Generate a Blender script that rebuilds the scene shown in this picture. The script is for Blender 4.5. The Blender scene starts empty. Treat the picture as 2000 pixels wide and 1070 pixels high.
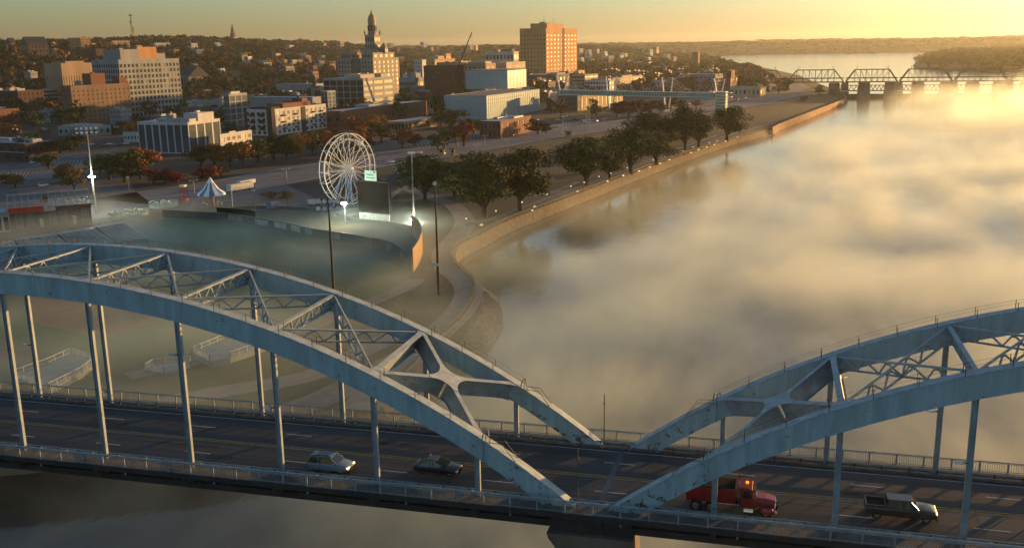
import bpy, bmesh, math, random
import numpy as np
from mathutils import Vector, Matrix
random.seed(7)
S=bpy.context.scene; C=S.collection
R=math.radians
# ---------------------------------------------------------------- camera, sky, sun, exposure
CP=np.array([14.22,-79.71,39.86]); YAW,PIT,ROL,FPX=-.2603,.2281,-.0173,1909.
Fw=np.array([math.sin(YAW)*math.cos(PIT),math.cos(YAW)*math.cos(PIT),-math.sin(PIT)])
R0=np.array([math.cos(YAW),-math.sin(YAW),0.]); U0=np.cross(R0,Fw)
Rc=math.cos(ROL)*R0+math.sin(ROL)*U0; Uc=-math.sin(ROL)*R0+math.cos(ROL)*U0
def un(x,y,z=-18.):            # ground point (at height z) seen at x,y of the 2000x1070 photograph
    d=Fw+Rc*(x-1000)/FPX+Uc*(535-y)/FPX
    t=(z-CP[2])/d[2]; p=CP+d*t
    return Vector(p)
def pr(p):
    d=np.array(p)-CP; z=d@Fw
    return 1000+FPX*(d@Rc)/z, 535-FPX*(d@Uc)/z
def mpp(p): return float((np.array(p)-CP)@Fw)/FPX      # metres per photo pixel at p
cam_d=bpy.data.cameras.new("camera"); cam=bpy.data.objects.new("camera",cam_d); C.objects.link(cam)
M3=Matrix(((Rc[0],Uc[0],-Fw[0]),(Rc[1],Uc[1],-Fw[1]),(Rc[2],Uc[2],-Fw[2])))
cam.matrix_world=Matrix.Translation(Vector(CP))@M3.to_4x4()
cam_d.sensor_width=36; cam_d.lens=36*FPX/2000; cam_d.clip_start=1; cam_d.clip_end=30000
S.camera=cam
SUN_AZ,SUN_EL=R(37),R(4.2)
W=bpy.data.worlds.new("World"); S.world=W; W.use_nodes=True
nt=W.node_tree; nt.nodes.clear()
sky=nt.nodes.new('ShaderNodeTexSky'); sky.sky_type='NISHITA'; sky.sun_disc=False
sky.sun_elevation=SUN_EL; sky.sun_rotation=SUN_AZ; sky.air_density=1.; sky.dust_density=1.1; sky.ozone_density=3; sky.altitude=50
bg=nt.nodes.new('ShaderNodeBackground'); bg.inputs[1].default_value=.15
out=nt.nodes.new('ShaderNodeOutputWorld')
tint=nt.nodes.new('ShaderNodeMixRGB'); tint.blend_type='MULTIPLY'; tint.inputs[0].default_value=1; tint.inputs[2].default_value=(.98,1,.96,1)
hsv=nt.nodes.new('ShaderNodeHueSaturation'); hsv.inputs['Saturation'].default_value=.86
nt.links.new(sky.outputs[0],tint.inputs[1]); nt.links.new(tint.outputs[0],hsv.inputs['Color']); nt.links.new(hsv.outputs[0],bg.inputs[0]); nt.links.new(bg.outputs[0],out.inputs[0])
sl=bpy.data.lights.new("sun",'SUN'); sl.energy=5; sl.angle=R(.6); sl.color=(1,.53,.17)
so=bpy.data.objects.new("sun",sl); C.objects.link(so)
sd=Vector((math.sin(SUN_AZ)*math.cos(SUN_EL),math.cos(SUN_AZ)*math.cos(SUN_EL),math.sin(SUN_EL)))
so.rotation_euler=sd.to_track_quat('Z','Y').to_euler(); so.location=sd*3000
S.view_settings.view_transform='Standard'; S.view_settings.look='None'; S.view_settings.exposure=.9; S.view_settings.gamma=1
S.cycles.volume_max_steps=256; S.cycles.volume_step_rate=1; S.cycles.volume_bounces=2
# ---------------------------------------------------------------- materials
def nd(nt,t,**k):
    n=nt.nodes.new(t)
    for a,b in k.items(): setattr(n,a,b)
    return n
_m={}
def mat(name,col,rough=.7,var=.25,scale=.5,metal=0,col2=None,bump=0,emis=None,estr=0,spec=.4,detail=4,rust=None,streak=False,trans=0,objrand=0,island=0,coord='Object',hi=(.35,.65),mp_=None,zrust=None):
    if name in _m: return _m[name]
    m=bpy.data.materials.new(name); m.use_nodes=True; t=m.node_tree; b=t.nodes['Principled BSDF']; L=t.links.new
    b.inputs['Roughness'].default_value=rough; b.inputs['Metallic'].default_value=metal
    b.inputs['Specular IOR Level'].default_value=spec
    if emis:
        b.inputs['Emission Color'].default_value=(*emis,1); b.inputs['Emission Strength'].default_value=estr
    tc=nd(t,'ShaderNodeTexCoord')
    mp=nd(t,'ShaderNodeMapping'); L(tc.outputs[coord],mp.inputs[0])
    if mp_: mp.inputs['Scale'].default_value=mp_
    if streak: mp.inputs['Scale'].default_value=(1,1,.15)
    nz=nd(t,'ShaderNodeTexNoise'); nz.inputs['Scale'].default_value=scale; nz.inputs['Detail'].default_value=detail; nz.inputs['Roughness'].default_value=.65
    L(mp.outputs[0],nz.inputs['Vector'])
    cr=nd(t,'ShaderNodeValToRGB'); L(nz.outputs[0],cr.inputs[0])
    e=cr.color_ramp.elements; e[0].position=hi[0]; e[1].position=hi[1]
    c2=col2 or tuple(min(1,c*(1+var)) for c in col); c1=col if col2 else tuple(c*(1-var) for c in col)
    e[0].color=(*c1,1); e[1].color=(*c2,1)
    src=cr.outputs[0]
    if rust:
        n2=nd(t,'ShaderNodeTexNoise'); n2.inputs['Scale'].default_value=rust[0]; n2.inputs['Detail'].default_value=6; n2.inputs['Roughness'].default_value=.7
        L(tc.outputs[coord],n2.inputs['Vector']); rsrc=n2.outputs[0]
        if zrust:
            sx=nd(t,'ShaderNodeSeparateXYZ'); L(tc.outputs['Object'],sx.inputs[0]); zr=nd(t,'ShaderNodeMapRange'); zr.inputs[1].default_value=zrust[0]; zr.inputs[2].default_value=zrust[1]; zr.inputs[3].default_value=zrust[2]; zr.inputs[4].default_value=0; L(sx.outputs[2],zr.inputs[0])
            ad=nd(t,'ShaderNodeMath',operation='ADD'); L(rsrc,ad.inputs[0]); L(zr.outputs[0],ad.inputs[1]); rsrc=ad.outputs[0]
        r2=nd(t,'ShaderNodeValToRGB'); r2.color_ramp.elements[0].position=rust[1]; r2.color_ramp.elements[1].position=rust[1]+.04
        L(rsrc,r2.inputs[0])
        mx=nd(t,'ShaderNodeMixRGB'); L(r2.outputs[0],mx.inputs[0]); L(src,mx.inputs[1]); mx.inputs[2].default_value=(*rust[2],1); src=mx.outputs[0]
    if objrand or island:
        if objrand: oi=nd(t,'ShaderNodeObjectInfo'); rv=oi.outputs['Random']; am=objrand
        else: oi=nd(t,'ShaderNodeNewGeometry'); rv=oi.outputs['Random Per Island']; am=island
        hs=nd(t,'ShaderNodeHueSaturation'); L(src,hs.inputs['Color'])
        a=nd(t,'ShaderNodeMapRange'); a.inputs[3].default_value=1-am; a.inputs[4].default_value=1+am; L(rv,a.inputs[0]); L(a.outputs[0],hs.inputs['Value'])
        h=nd(t,'ShaderNodeMapRange'); h.inputs[3].default_value=.5-am*.07; h.inputs[4].default_value=.5+am*.07
        mm=nd(t,'ShaderNodeMath',operation='FRACT'); m3=nd(t,'ShaderNodeMath',operation='MULTIPLY'); m3.inputs[1].default_value=7.3
        L(rv,m3.inputs[0]); L(m3.outputs[0],mm.inputs[0]); L(mm.outputs[0],h.inputs[0]); L(h.outputs[0],hs.inputs['Hue'])
        src=hs.outputs[0]
    L(src,b.inputs['Base Color'])
    if bump:
        bp=nd(t,'ShaderNodeBump'); bp.inputs['Strength'].default_value=bump; L(nz.outputs[0],bp.inputs['Height']); L(bp.outputs[0],b.inputs['Normal'])
    if trans: b.inputs['Transmission Weight'].default_value=trans
    _m[name]=m; return m
# ---------------------------------------------------------------- object helpers
def tag(o,label=None,cat=None,group=None,kind=None):
    if label: o['label']=label
    if cat: o['category']=cat
    if group: o['group']=group
    if kind: o['kind']=kind
    return o
def thing(name,label,cat,loc=(0,0,0),rz=0,group=None):
    o=bpy.data.objects.new(name,None); C.objects.link(o); o.location=loc; o.rotation_euler=(0,0,rz); o.empty_display_size=1
    return tag(o,label,cat,group)
def kids(o): return [c for c in o.children]
def copy_tree(o,loc=None,rz=None,sc=None,label=None,parent=None):
    c=o.copy(); C.objects.link(c)
    if parent: c.parent=parent
    if loc is not None: c.location=loc
    if rz is not None: c.rotation_euler=(0,0,rz)
    if sc is not None: c.scale=sc if hasattr(sc,'__len__') else (sc,sc,sc)
    if label: c['label']=label
    for k in list(o.children): copy_tree(k,parent=c)
    return c
class MB:
    def __init__(s): s.v=[]; s.f=[]
    def add(s,v,f):
        n=len(s.v); s.v+= [tuple(p) for p in v]; s.f+=[tuple(i+n for i in q) for q in f]; return s
    def box(s,x0,x1,y0,y1,z0,z1):
        return s.add([(x0,y0,z0),(x1,y0,z0),(x1,y1,z0),(x0,y1,z0),(x0,y0,z1),(x1,y0,z1),(x1,y1,z1),(x0,y1,z1)],
            [(0,3,2,1),(4,5,6,7),(0,1,5,4),(1,2,6,5),(2,3,7,6),(3,0,4,7)])
    def cbox(s,c,sz,rz=0):
        n=len(s.v); x,y,z=[a/2 for a in sz]; s.box(-x,x,-y,y,-z,z); ca,sa=math.cos(rz),math.sin(rz)
        for i in range(n,len(s.v)):
            a,b,d=s.v[i]; s.v[i]=(c[0]+a*ca-b*sa,c[1]+a*sa+b*ca,c[2]+d)
        return s
    def bar(s,a,b,w,h,up=(0,0,1)):
        a,b=Vector(a),Vector(b); d=(b-a).normalized(); up=Vector(up)
        if abs(d.dot(up))>.99: up=Vector((0,1,0))
        r=d.cross(up).normalized()*w/2; u=r.cross(d).normalized()*h/2
        return s.add([a-r-u,a+r-u,a+r+u,a-r+u,b-r-u,b+r-u,b+r+u,b-r+u],[(0,1,2,3),(7,6,5,4),(0,4,5,1),(1,5,6,2),(2,6,7,3),(3,7,4,0)])
    def tube(s,a,b,r,r2=None,n=8,cap=True):
        a,b=Vector(a),Vector(b); r2=r if r2 is None else r2; d=(b-a).normalized()
        up=Vector((0,0,1)) if abs(d.z)<.9 else Vector((1,0,0)); x=d.cross(up).normalized(); y=x.cross(d)
        vs=[a+(x*math.cos(t)+y*math.sin(t))*r for t in [6.28318*i/n for i in range(n)]]+[b+(x*math.cos(t)+y*math.sin(t))*r2 for t in [6.28318*i/n for i in range(n)]]
        fs=[(i,i+n,(i+1)%n+n,(i+1)%n) for i in range(n)]
        if cap: fs+=[tuple(range(n)),tuple(range(2*n-1,n-1,-1))]
        return s.add(vs,fs)
    def lathe(s,prof,c=(0,0,0),n=12):       # prof [(r,z)]
        vs=[];fs=[]
        for r,z in prof: vs+=[(c[0]+r*math.cos(6.28318*i/n),c[1]+r*math.sin(6.28318*i/n),c[2]+z) for i in range(n)]
        for k in range(len(prof)-1):
            for i in range(n): j=(i+1)%n; fs.append((k*n+i,k*n+j,(k+1)*n+j,(k+1)*n+i))
        return s.add(vs,fs)
    def prism(s,pts,z0,z1):                  # pts xy polygon
        n=len(pts); a=sum(pts[i][0]*pts[(i+1)%n][1]-pts[(i+1)%n][0]*pts[i][1] for i in range(n))
        if a<0: pts=pts[::-1]
        vs=[(p[0],p[1],z0) for p in pts]+[(p[0],p[1],z1) for p in pts]
        return s.add(vs,[tuple(range(n-1,-1,-1)),tuple(range(n,2*n))]+[(i,(i+1)%n,(i+1)%n+n,i+n) for i in range(n)])
    def sweep(s,secs):                        # secs: list of rings of equal length
        n=len(secs[0]); vs=[p for r in secs for p in r]; fs=[]
        for k in range(len(secs)-1):
            for i in range(n): j=(i+1)%n; fs.append((k*n+i,(k+1)*n+i,(k+1)*n+j,k*n+j))
        fs+=[tuple(range(n)),tuple(range(len(vs)-1,len(vs)-n-1,-1))]
        return s.add(vs,fs)
    def build(s,name,m,parent=None,world=False,smooth=False,kind=None,shadow=True):
        vs=s.v
        if world and parent is not None:
            inv=(Matrix.Translation(parent.location)@parent.rotation_euler.to_matrix().to_4x4()).inverted(); vs=[tuple(inv@Vector(p)) for p in vs]
        me=bpy.data.meshes.new(name); me.from_pydata([tuple(p) for p in vs],[],s.f); me.materials.append(m)
        if smooth: me.polygons.foreach_set('use_smooth',[True]*len(me.polygons))
        me.update(); o=bpy.data.objects.new(name,me); C.objects.link(o); o.parent=parent
        if kind: o['kind']=kind
        return o
def fix_normals(o):
    bm=bmesh.new(); bm.from_mesh(o.data); bmesh.ops.recalc_face_normals(bm,faces=bm.faces); bm.to_mesh(o.data); bm.free(); return o
def text_obj(name,body,size,m,parent,loc,rot,ext=.03,align='CENTER'):
    cu=bpy.data.curves.new(name,'FONT'); cu.body=body; cu.size=size; cu.extrude=ext; cu.align_x=align; cu.align_y='CENTER'
    to=bpy.data.objects.new(name,cu); C.objects.link(to)
    dg=bpy.context.evaluated_depsgraph_get(); me=bpy.data.meshes.new_from_object(to.evaluated_get(dg)); bpy.data.objects.remove(to)
    me.materials.clear(); me.materials.append(m)
    o=bpy.data.objects.new(name,me); C.objects.link(o); o.parent=parent; o.location=loc; o.rotation_euler=rot; return o
# ---------------------------------------------------------------- land, water, hills
WZ=-22.
SHORE_T=[(1500,253),(1400,281),(1252,333),(1126,381),(1000,429),(940,459),(902,477),(888,488),(883,500),(887,512),(905,528),(920,543),(929,560),(926,585),(908,615),(880,642),(850,668),(800,720),(740,775),(640,845),(400,890),(0,930),(-400,960)]
shore_near=[un(x,y) for x,y in SHORE_T][::-1]
shore_near=[shore_near[0]+Vector((-300,-20,0))]+shore_near
shore_far=[un(x,y,WZ) for x,y in [(1521,257),(1649,204),(1652,197),(1640,186),(1605,172),(1560,152),(1500,137.5),(1440,126.5),(1368,116.5),(1358,111),(1430,108),(1500,106.5),(1650,104.3),(1810,102),(1950,100.5),(2200,96),(2500,91)]]
for p in shore_near+shore_far: p.z=0
shore=shore_near+shore_far
back=[Vector((6500,7500,0)),Vector((3000,12000,0)),Vector((-3000,13000,0)),Vector((-9000,9000,0)),Vector((-9500,2500,0)),Vector((-3000,-100,0)),Vector((-600,-180,0))]
GR_FAR=(.045,.042,.018)
m_grass=mat('autumn_grass',(.075,.062,.022),.95,scale=.09,col2=(.045,.06,.02),detail=8,coord='Object')
m_earth=mat('city_ground',(.018,.022,.02),.95,scale=.03,col2=(.036,.034,.022),detail=9,coord='Object')
m_asph=mat('asphalt',(.075,.08,.088),.85,scale=.12,var=.3,detail=8)
m_conc=mat('concrete',(.21,.19,.16),.85,scale=.3,var=.2,detail=8)
m_stone=mat('river_wall_stone',(.085,.06,.036),.9,scale=.5,var=.55,detail=8,bump=.4)
def tri_sheet(name,pts,z,m,kind='structure',skirt=None,ms=None):
    bm=bmesh.new(); vs=[bm.verts.new((p[0],p[1],z)) for p in pts]
    es=[bm.edges.new((vs[i],vs[(i+1)%len(vs)])) for i in range(len(vs))]
    bmesh.ops.triangle_fill(bm,edges=es,use_beauty=True,normal=(0,0,1))
    for f in bm.faces:
        if f.normal.z<0: f.normal_flip()
    me=bpy.data.meshes.new(name); bm.to_mesh(me); bm.free(); me.materials.append(m)
    o=bpy.data.objects.new(name,me); C.objects.link(o); o['kind']=kind; return o
tri_sheet('ground',shore+back,-18,m_earth)
def wall_strip(name,pts,w,z0,z1,out,m,thick=.5):   # retaining wall along a shoreline, leaning outwards
    mb=MB(); n=len(pts)
    nr=[]
    for i in range(n):
        d=(pts[min(i+1,n-1)]-pts[max(i-1,0)]); d.z=0; d.normalize(); nr.append(Vector((d.y,-d.x,0)))
    secs=[]
    for p,q in zip(pts,nr):
        a=p-q*thick; b=p+q*w; c=p+q*(w+out)
        secs.append([(a.x,a.y,z0),(a.x,a.y,z1),(b.x,b.y,z1),(c.x,c.y,z0+1.),(c.x+q.x*1.6,c.y+q.y*1.6,z0+.7),(c.x+q.x*2.2,c.y+q.y*2.2,z0)])
    mb.sweep(secs); return fix_normals(mb.build(name,m,kind='structure'))
def dens(pts,step):
    o=[]
    for a,b in zip(pts[:-1],pts[1:]):
        k=max(1,int((b-a).length/step)); o+=[a.lerp(b,i/k) for i in range(k)]
    return o+[pts[-1]]
def catmull(pts,k=6):
    o=[]; P=[pts[0]]+list(pts)+[pts[-1]]
    for i in range(1,len(P)-2):
        for j in range(k):
            t=j/k; a,b,c,d=P[i-1],P[i],P[i+1],P[i+2]
            o.append(.5*((2*b)+(c-a)*t+(2*a-5*b+4*c-d)*t*t+(3*b-a-3*c+d)*t*t*t))
    return o+[pts[-1]]
m_water=bpy.data.materials.new('river_water'); m_water.use_nodes=True
def mk_water():
    t=m_water.node_tree; b=t.nodes['Principled BSDF']; L=t.links.new
    b.inputs['Base Color'].default_value=(.02,.022,.018,1); b.inputs['Roughness'].default_value=.12; b.inputs['IOR'].default_value=1.33
    tc=nd(t,'ShaderNodeTexCoord'); mp=nd(t,'ShaderNodeMapping'); mp.inputs['Scale'].default_value=(.35,.12,1); mp.inputs['Rotation'].default_value=(0,0,R(70)); L(tc.outputs['Object'],mp.inputs[0])
    n=nd(t,'ShaderNodeTexNoise'); n.inputs['Scale'].default_value=1; n.inputs['Detail'].default_value=5; L(mp.outputs[0],n.inputs['Vector'])
    bp=nd(t,'ShaderNodeBump'); bp.inputs['Strength'].default_value=.35; bp.inputs['Distance'].default_value=.35; L(n.outputs[0],bp.inputs['Height']); L(bp.outputs[0],b.inputs['Normal'])
mk_water()
wt=MB(); wt.add([(-9000,-400,WZ),(9000,-400,WZ),(9000,12500,WZ),(-9000,12500,WZ)],[(0,1,2,3)]); wt.build('water',m_water,kind='structure')
wall_strip('river_wall',dens([Vector((p.x,p.y,0)) for p in catmull(shore_near[5:],4)],6),.1,-22.5,-17.7,1.2,m_stone)
far_wall_pts=[shore_near[-1]+Vector((3,0,0))]+shore_far[:4]
wall_strip('upper_river_wall',dens(far_wall_pts,15),.1,-22.5,-16.6,.4,mat('quay_stone',(.33,.17,.07),.9,scale=.25,var=.45,detail=8,bump=.4))
# hills: polar sheet
sh=np.array([[p.x,p.y] for p in shore])
def dshore(P):
    best=np.full(len(P),1e9)
    for a,b in zip(sh[:-1],sh[1:]):
        ab=b-a; t=np.clip(((P-a)@ab)/(ab@ab+1e-9),0,1); q=a+t[:,None]*ab; best=np.minimum(best,np.hypot(*(P-q).T))
    return best
poly=np.array([[p.x,p.y] for p in shore+back])
def inside(P):
    x,y=P[:,0],P[:,1]; c=np.zeros(len(P),bool); n=len(poly)
    for i in range(n):
        x1,y1=poly[i]; x2,y2=poly[(i+1)%n]
        k=((y1>y)!=(y2>y))&(x<(x2-x1)*(y-y1)/(y2-y1+1e-12)+x1); c^=k
    return c
def ss(a,b,x): t=np.clip((x-a)/(b-a),0,1); return t*t*(3-2*t)
def hillz(P):
    d=dshore(P); D=np.hypot(P[:,0]-CP[0],P[:,1]-CP[1])
    h=76*ss(640,1450,d)*(1-ss(3300,4300,D))
    nearR=ss(3200,3900,D)
    h=np.maximum(h,nearR*(44*ss(20,500,d)+14*ss(900,2500,d)))
    w=np.sin(P[:,0]/310+1)*np.cos(P[:,1]/420)+.6*np.sin(P[:,0]/130+P[:,1]/170)
    h=h*(1+.09*w)
    return np.where(inside(P),-18.5+h,-60.)
def mk_hills():
    az=np.radians(np.linspace(-50,24,230)); r=np.geomspace(600,9500,120)
    A,Rr=np.meshgrid(az,r); P=np.stack([CP[0]+Rr.ravel()*np.sin(A.ravel()),CP[1]+Rr.ravel()*np.cos(A.ravel())],-1)
    z=hillz(P); n=len(az); F=[]
    for j in range(len(r)-1):
        for i in range(n-1):
            q=(j*n+i,j*n+i+1,(j+1)*n+i+1,(j+1)*n+i)
            if min(z[k] for k in q)>-50 and max(z[k] for k in q)>-18.2: F.append(q)
    mb=MB(); mb.v=[(a,b,c) for (a,b),c in zip(P,z)]; mb.f=F
    mb.build('hills',mat('hill_ground',(.05,.042,.018),.95,scale=.01,col2=(.04,.045,.018),detail=8),smooth=True,kind='structure')
mk_hills()
def ray_hit(x,y):      # where the ray of photo pixel x,y meets the terrain
    d=Fw+Rc*(x-1000)/FPX+Uc*(535-y)/FPX; dh=math.hypot(d[0],d[1]); D=np.arange(560,5200,8.); P=CP[None,:2]+D[:,None]*np.array([d[0],d[1]])[None]/dh
    zr=CP[2]+D*d[2]/dh; zt=np.maximum(hillz(P),-18.); k=np.where(zr<zt)[0]
    if len(k)==0: k=[int(np.argmin(zr-zt))]
    k=k[0]; return Vector((P[k,0],P[k,1],zt[k]))
def gz(x,y):
    h=float(hillz(np.array([[x,y]]))[0]); return max(-18.,h) if h>-50 else -22.
# ---------------------------------------------------------------- air: haze and river fog
def haze():
    mb=MB(); mb.box(-7500,7500,-300,10500,-24,125); o=mb.build('haze',bpy.data.materials.new('haze_air'),kind='stuff')
    m=o.data.materials[0]; m.use_nodes=True; t=m.node_tree; t.nodes.clear()
    v=nd(t,'ShaderNodeVolumePrincipled'); v.inputs['Color'].default_value=(.97,1,.85,1); v.inputs['Density'].default_value=HAZE; v.inputs['Anisotropy'].default_value=.55
    ou=nd(t,'ShaderNodeOutputMaterial'); t.links.new(v.outputs[0],ou.inputs['Volume'])
HAZE=.000042
haze()
def fog(name,c,size,rz,density,nscale,thr,width,step,edge=(.3,.3),aniso=.35,col=(.91,1,.91),label=None,mod=None,hpow=1.6,stretch=(1,1,1)):
    mb=MB(); x,y,z=size[0]/2,size[1]/2,size[2]; mb.box(-x,x,-y,y,0,z)
    m=bpy.data.materials.new(name); o=mb.build(name,m,kind='stuff'); o.location=c; o.rotation_euler=(0,0,rz)
    m.use_nodes=True; t=m.node_tree; t.nodes.clear(); L=t.links.new
    tc=nd(t,'ShaderNodeTexCoord'); sp=nd(t,'ShaderNodeSeparateXYZ'); L(tc.outputs['Object'],sp.inputs[0])
    mp=nd(t,'ShaderNodeMapping'); mp.inputs['Scale'].default_value=stretch; L(tc.outputs['Object'],mp.inputs[0])
    n=nd(t,'ShaderNodeTexNoise'); n.inputs['Scale'].default_value=nscale; n.inputs['Detail'].default_value=6; n.inputs['Roughness'].default_value=.68; n.inputs['Distortion'].default_value=.35; L(mp.outputs[0],n.inputs['Vector'])
    def mr(src,a,b,c_,d,smooth=True):
        q=nd(t,'ShaderNodeMapRange'); q.interpolation_type='SMOOTHSTEP' if smooth else 'LINEAR'; q.inputs[1].default_value=a;q.inputs[2].default_value=b;q.inputs[3].default_value=c_;q.inputs[4].default_value=d; L(src,q.inputs[0]); return q.outputs[0]
    def mu(a,b,op='MULTIPLY'):
        q=nd(t,'ShaderNodeMath',operation=op); L(a,q.inputs[0])
        if isinstance(b,(int,float)): q.inputs[1].default_value=b
        else: L(b,q.inputs[1])
        return q.outputs[0]
    # height: the noisier it is, the higher the fog reaches
    hz=mr(sp.outputs[2],0,size[2],0,1,False); hz=mu(hz,hpow,'POWER')
    th=mu(mu(hz,.42),thr,'ADD')
    dif=mu(n.outputs[0],th,'SUBTRACT')
    d=mr(dif,0,width,0,density)
    for ax,(hl,e) in enumerate(((x,edge[0]),(y,edge[1]))):
        a=mu(sp.outputs[ax],0,'ABSOLUTE') if False else nd(t,'ShaderNodeMath',operation='ABSOLUTE')
        L(sp.outputs[ax],a.inputs[0]); d=mu(d,mr(a.outputs[0],hl*(1-e),hl*.995,1,0))
    if mod:                                   # (axis, a, b, v0, v1) gradients along the box
        for ax,a,b,v0,v1 in mod: d=mu(d,mr(sp.outputs[ax],a,b,v0,v1))
    v=nd(t,'ShaderNodeVolumePrincipled'); v.inputs['Color'].default_value=(*col,1); v.inputs['Anisotropy'].default_value=aniso; L(d,v.inputs['Density'])
    ou=nd(t,'ShaderNodeOutputMaterial'); L(v.outputs[0],ou.inputs['Volume'])
    m.cycles.volume_step_rate=step
    return o
RIV=R(-13)      # river axis leans 13 degrees clockwise from +Y
# box local frame: x across the river (0 at shore side = -half), y upstream
def rivpt(s,t): # s metres off the left bank, t metres upstream of the bend
    return Vector((-79+s*.974+t*.225,231-s*.225+t*.974,0))
p=rivpt(330,120); fog('river_fog',(p.x,p.y,-22.05),(680,900,18),RIV,.036,1/62.,.335,.34,.16,edge=(.05,.1),aniso=.35,mod=[(0,-335,-170,.12,1),(1,120,400,1,.30),(1,-385,-330,.04,1)])
p=un(1990,235,WZ); fog('river_steam',(p.x+60,p.y+60,-22.04),(330,420,42),RIV,.03,1/60.,.36,.35,.25,edge=(.45,.4),aniso=.6)
p=un(260,1010,WZ); fog('under_bridge_fog',(p.x-40,p.y-20,-22.03),(330,120,9),0,.012,1/60.,.25,.3,.35,edge=(.3,.3),aniso=.1,col=(.5,.78,1))  # bluish albedo puts sky-lit shade into the fog's own colour
p=un(440,590); fog('field_mist',(p.x,p.y,-17.95),(330,290,11),R(-5),.019,1/60.,.29,.36,.4,edge=(.45,.45),aniso=.3,col=(.74,.92,.93))  # grey-green albedo mutes the sun here: field shade put into the mist colour
# ---------------------------------------------------------------- the arch bridge
BW=14.35; PN=10.03; BE=.706
def dz(u): return .0006*u-.22e-4*u*u
def bu(s,n): return s*(BE+n*PN)
def ab(s,n): q=n*(12-n); return dz(bu(s,n))-3.37+23.43*q/36-3.5*(q/36)**2
ADP=2.04; AWD=.95
m_steel=mat('blue_grey_steel',(.29,.41,.44),.55,scale=1.1,var=.2,detail=9,rust=(1.15,.64,(.10,.075,.055)),bump=.08,streak=True,zrust=(21,28.5,.11))
m_steel2=mat('grey_painted_steel',(.26,.32,.35),.55,scale=.8,var=.2,detail=8,rust=(2.0,.64,(.07,.04,.025)))
m_steel_top=mat('weathered_top_flange',(.30,.37,.39),.65,scale=1.2,var=.25,detail=8,rust=(1.3,.66,(.06,.04,.03)))
m_rusty=mat('rusted_steel',(.26,.32,.35),.65,scale=.8,var=.25,detail=8,rust=(.75,.52,(.055,.032,.02)))
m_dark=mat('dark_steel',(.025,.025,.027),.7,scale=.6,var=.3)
m_post=mat('dark_handrail',(.05,.04,.035),.7)
m_road=mat('bridge_asphalt',(.04,.046,.05),.8,scale=1,var=.32,detail=9,bump=.05,mp_=(.05,1.1,1))
m_white=mat('road_paint_white',(.5,.5,.48),.7,scale=2.5,var=.3)
m_yel=mat('road_paint_yellow',(.36,.23,.035),.7,scale=2.5,var=.35)
m_rail=mat('galvanised_rail',(.2,.25,.27),.5,scale=1.5,var=.25,detail=6)
m_walk=mat('bridge_walk_concrete',(.11,.11,.105),.9,scale=.9,var=.35,detail=8,bump=.1)
bridge=thing('arch_bridge','long blue-grey steel tied-arch road bridge crossing the foreground with two pairs of arches','bridge',(0,BW/2,-22))
def bb(mb,name,m,parent=bridge,**k):
    inv=Vector((0,BW/2,-22)); mb.v=[(p[0]-inv.x,p[1]-inv.y,p[2]-inv.z) for p in mb.v]; return mb.build(name,m,parent,**k)
def ribsec(s,n,v0,v1,z0,z1):     # section ring normal-ish to the arch
    e=.05; t=Vector((bu(s,n+e)-bu(s,n-e),0,ab(s,n+e)-ab(s,n-e))).normalized(); up=Vector((-t.z,0,t.x)); up=up if up.z>0 else -up
    k=Vector((bu(s,n),0,ab(s,n)))
    a=k+up*z0*up.z; b=k+up*z1*up.z
    a=Vector((bu(s,n),0,ab(s,n)+z0)); b=Vector((bu(s,n),0,ab(s,n)+z1))
    return [(a.x,v0,a.z),(a.x,v1,a.z),(b.x,v1,b.z),(b.x,v0,b.z)]
NMAX={-1:11.6,1:6.3}
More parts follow.
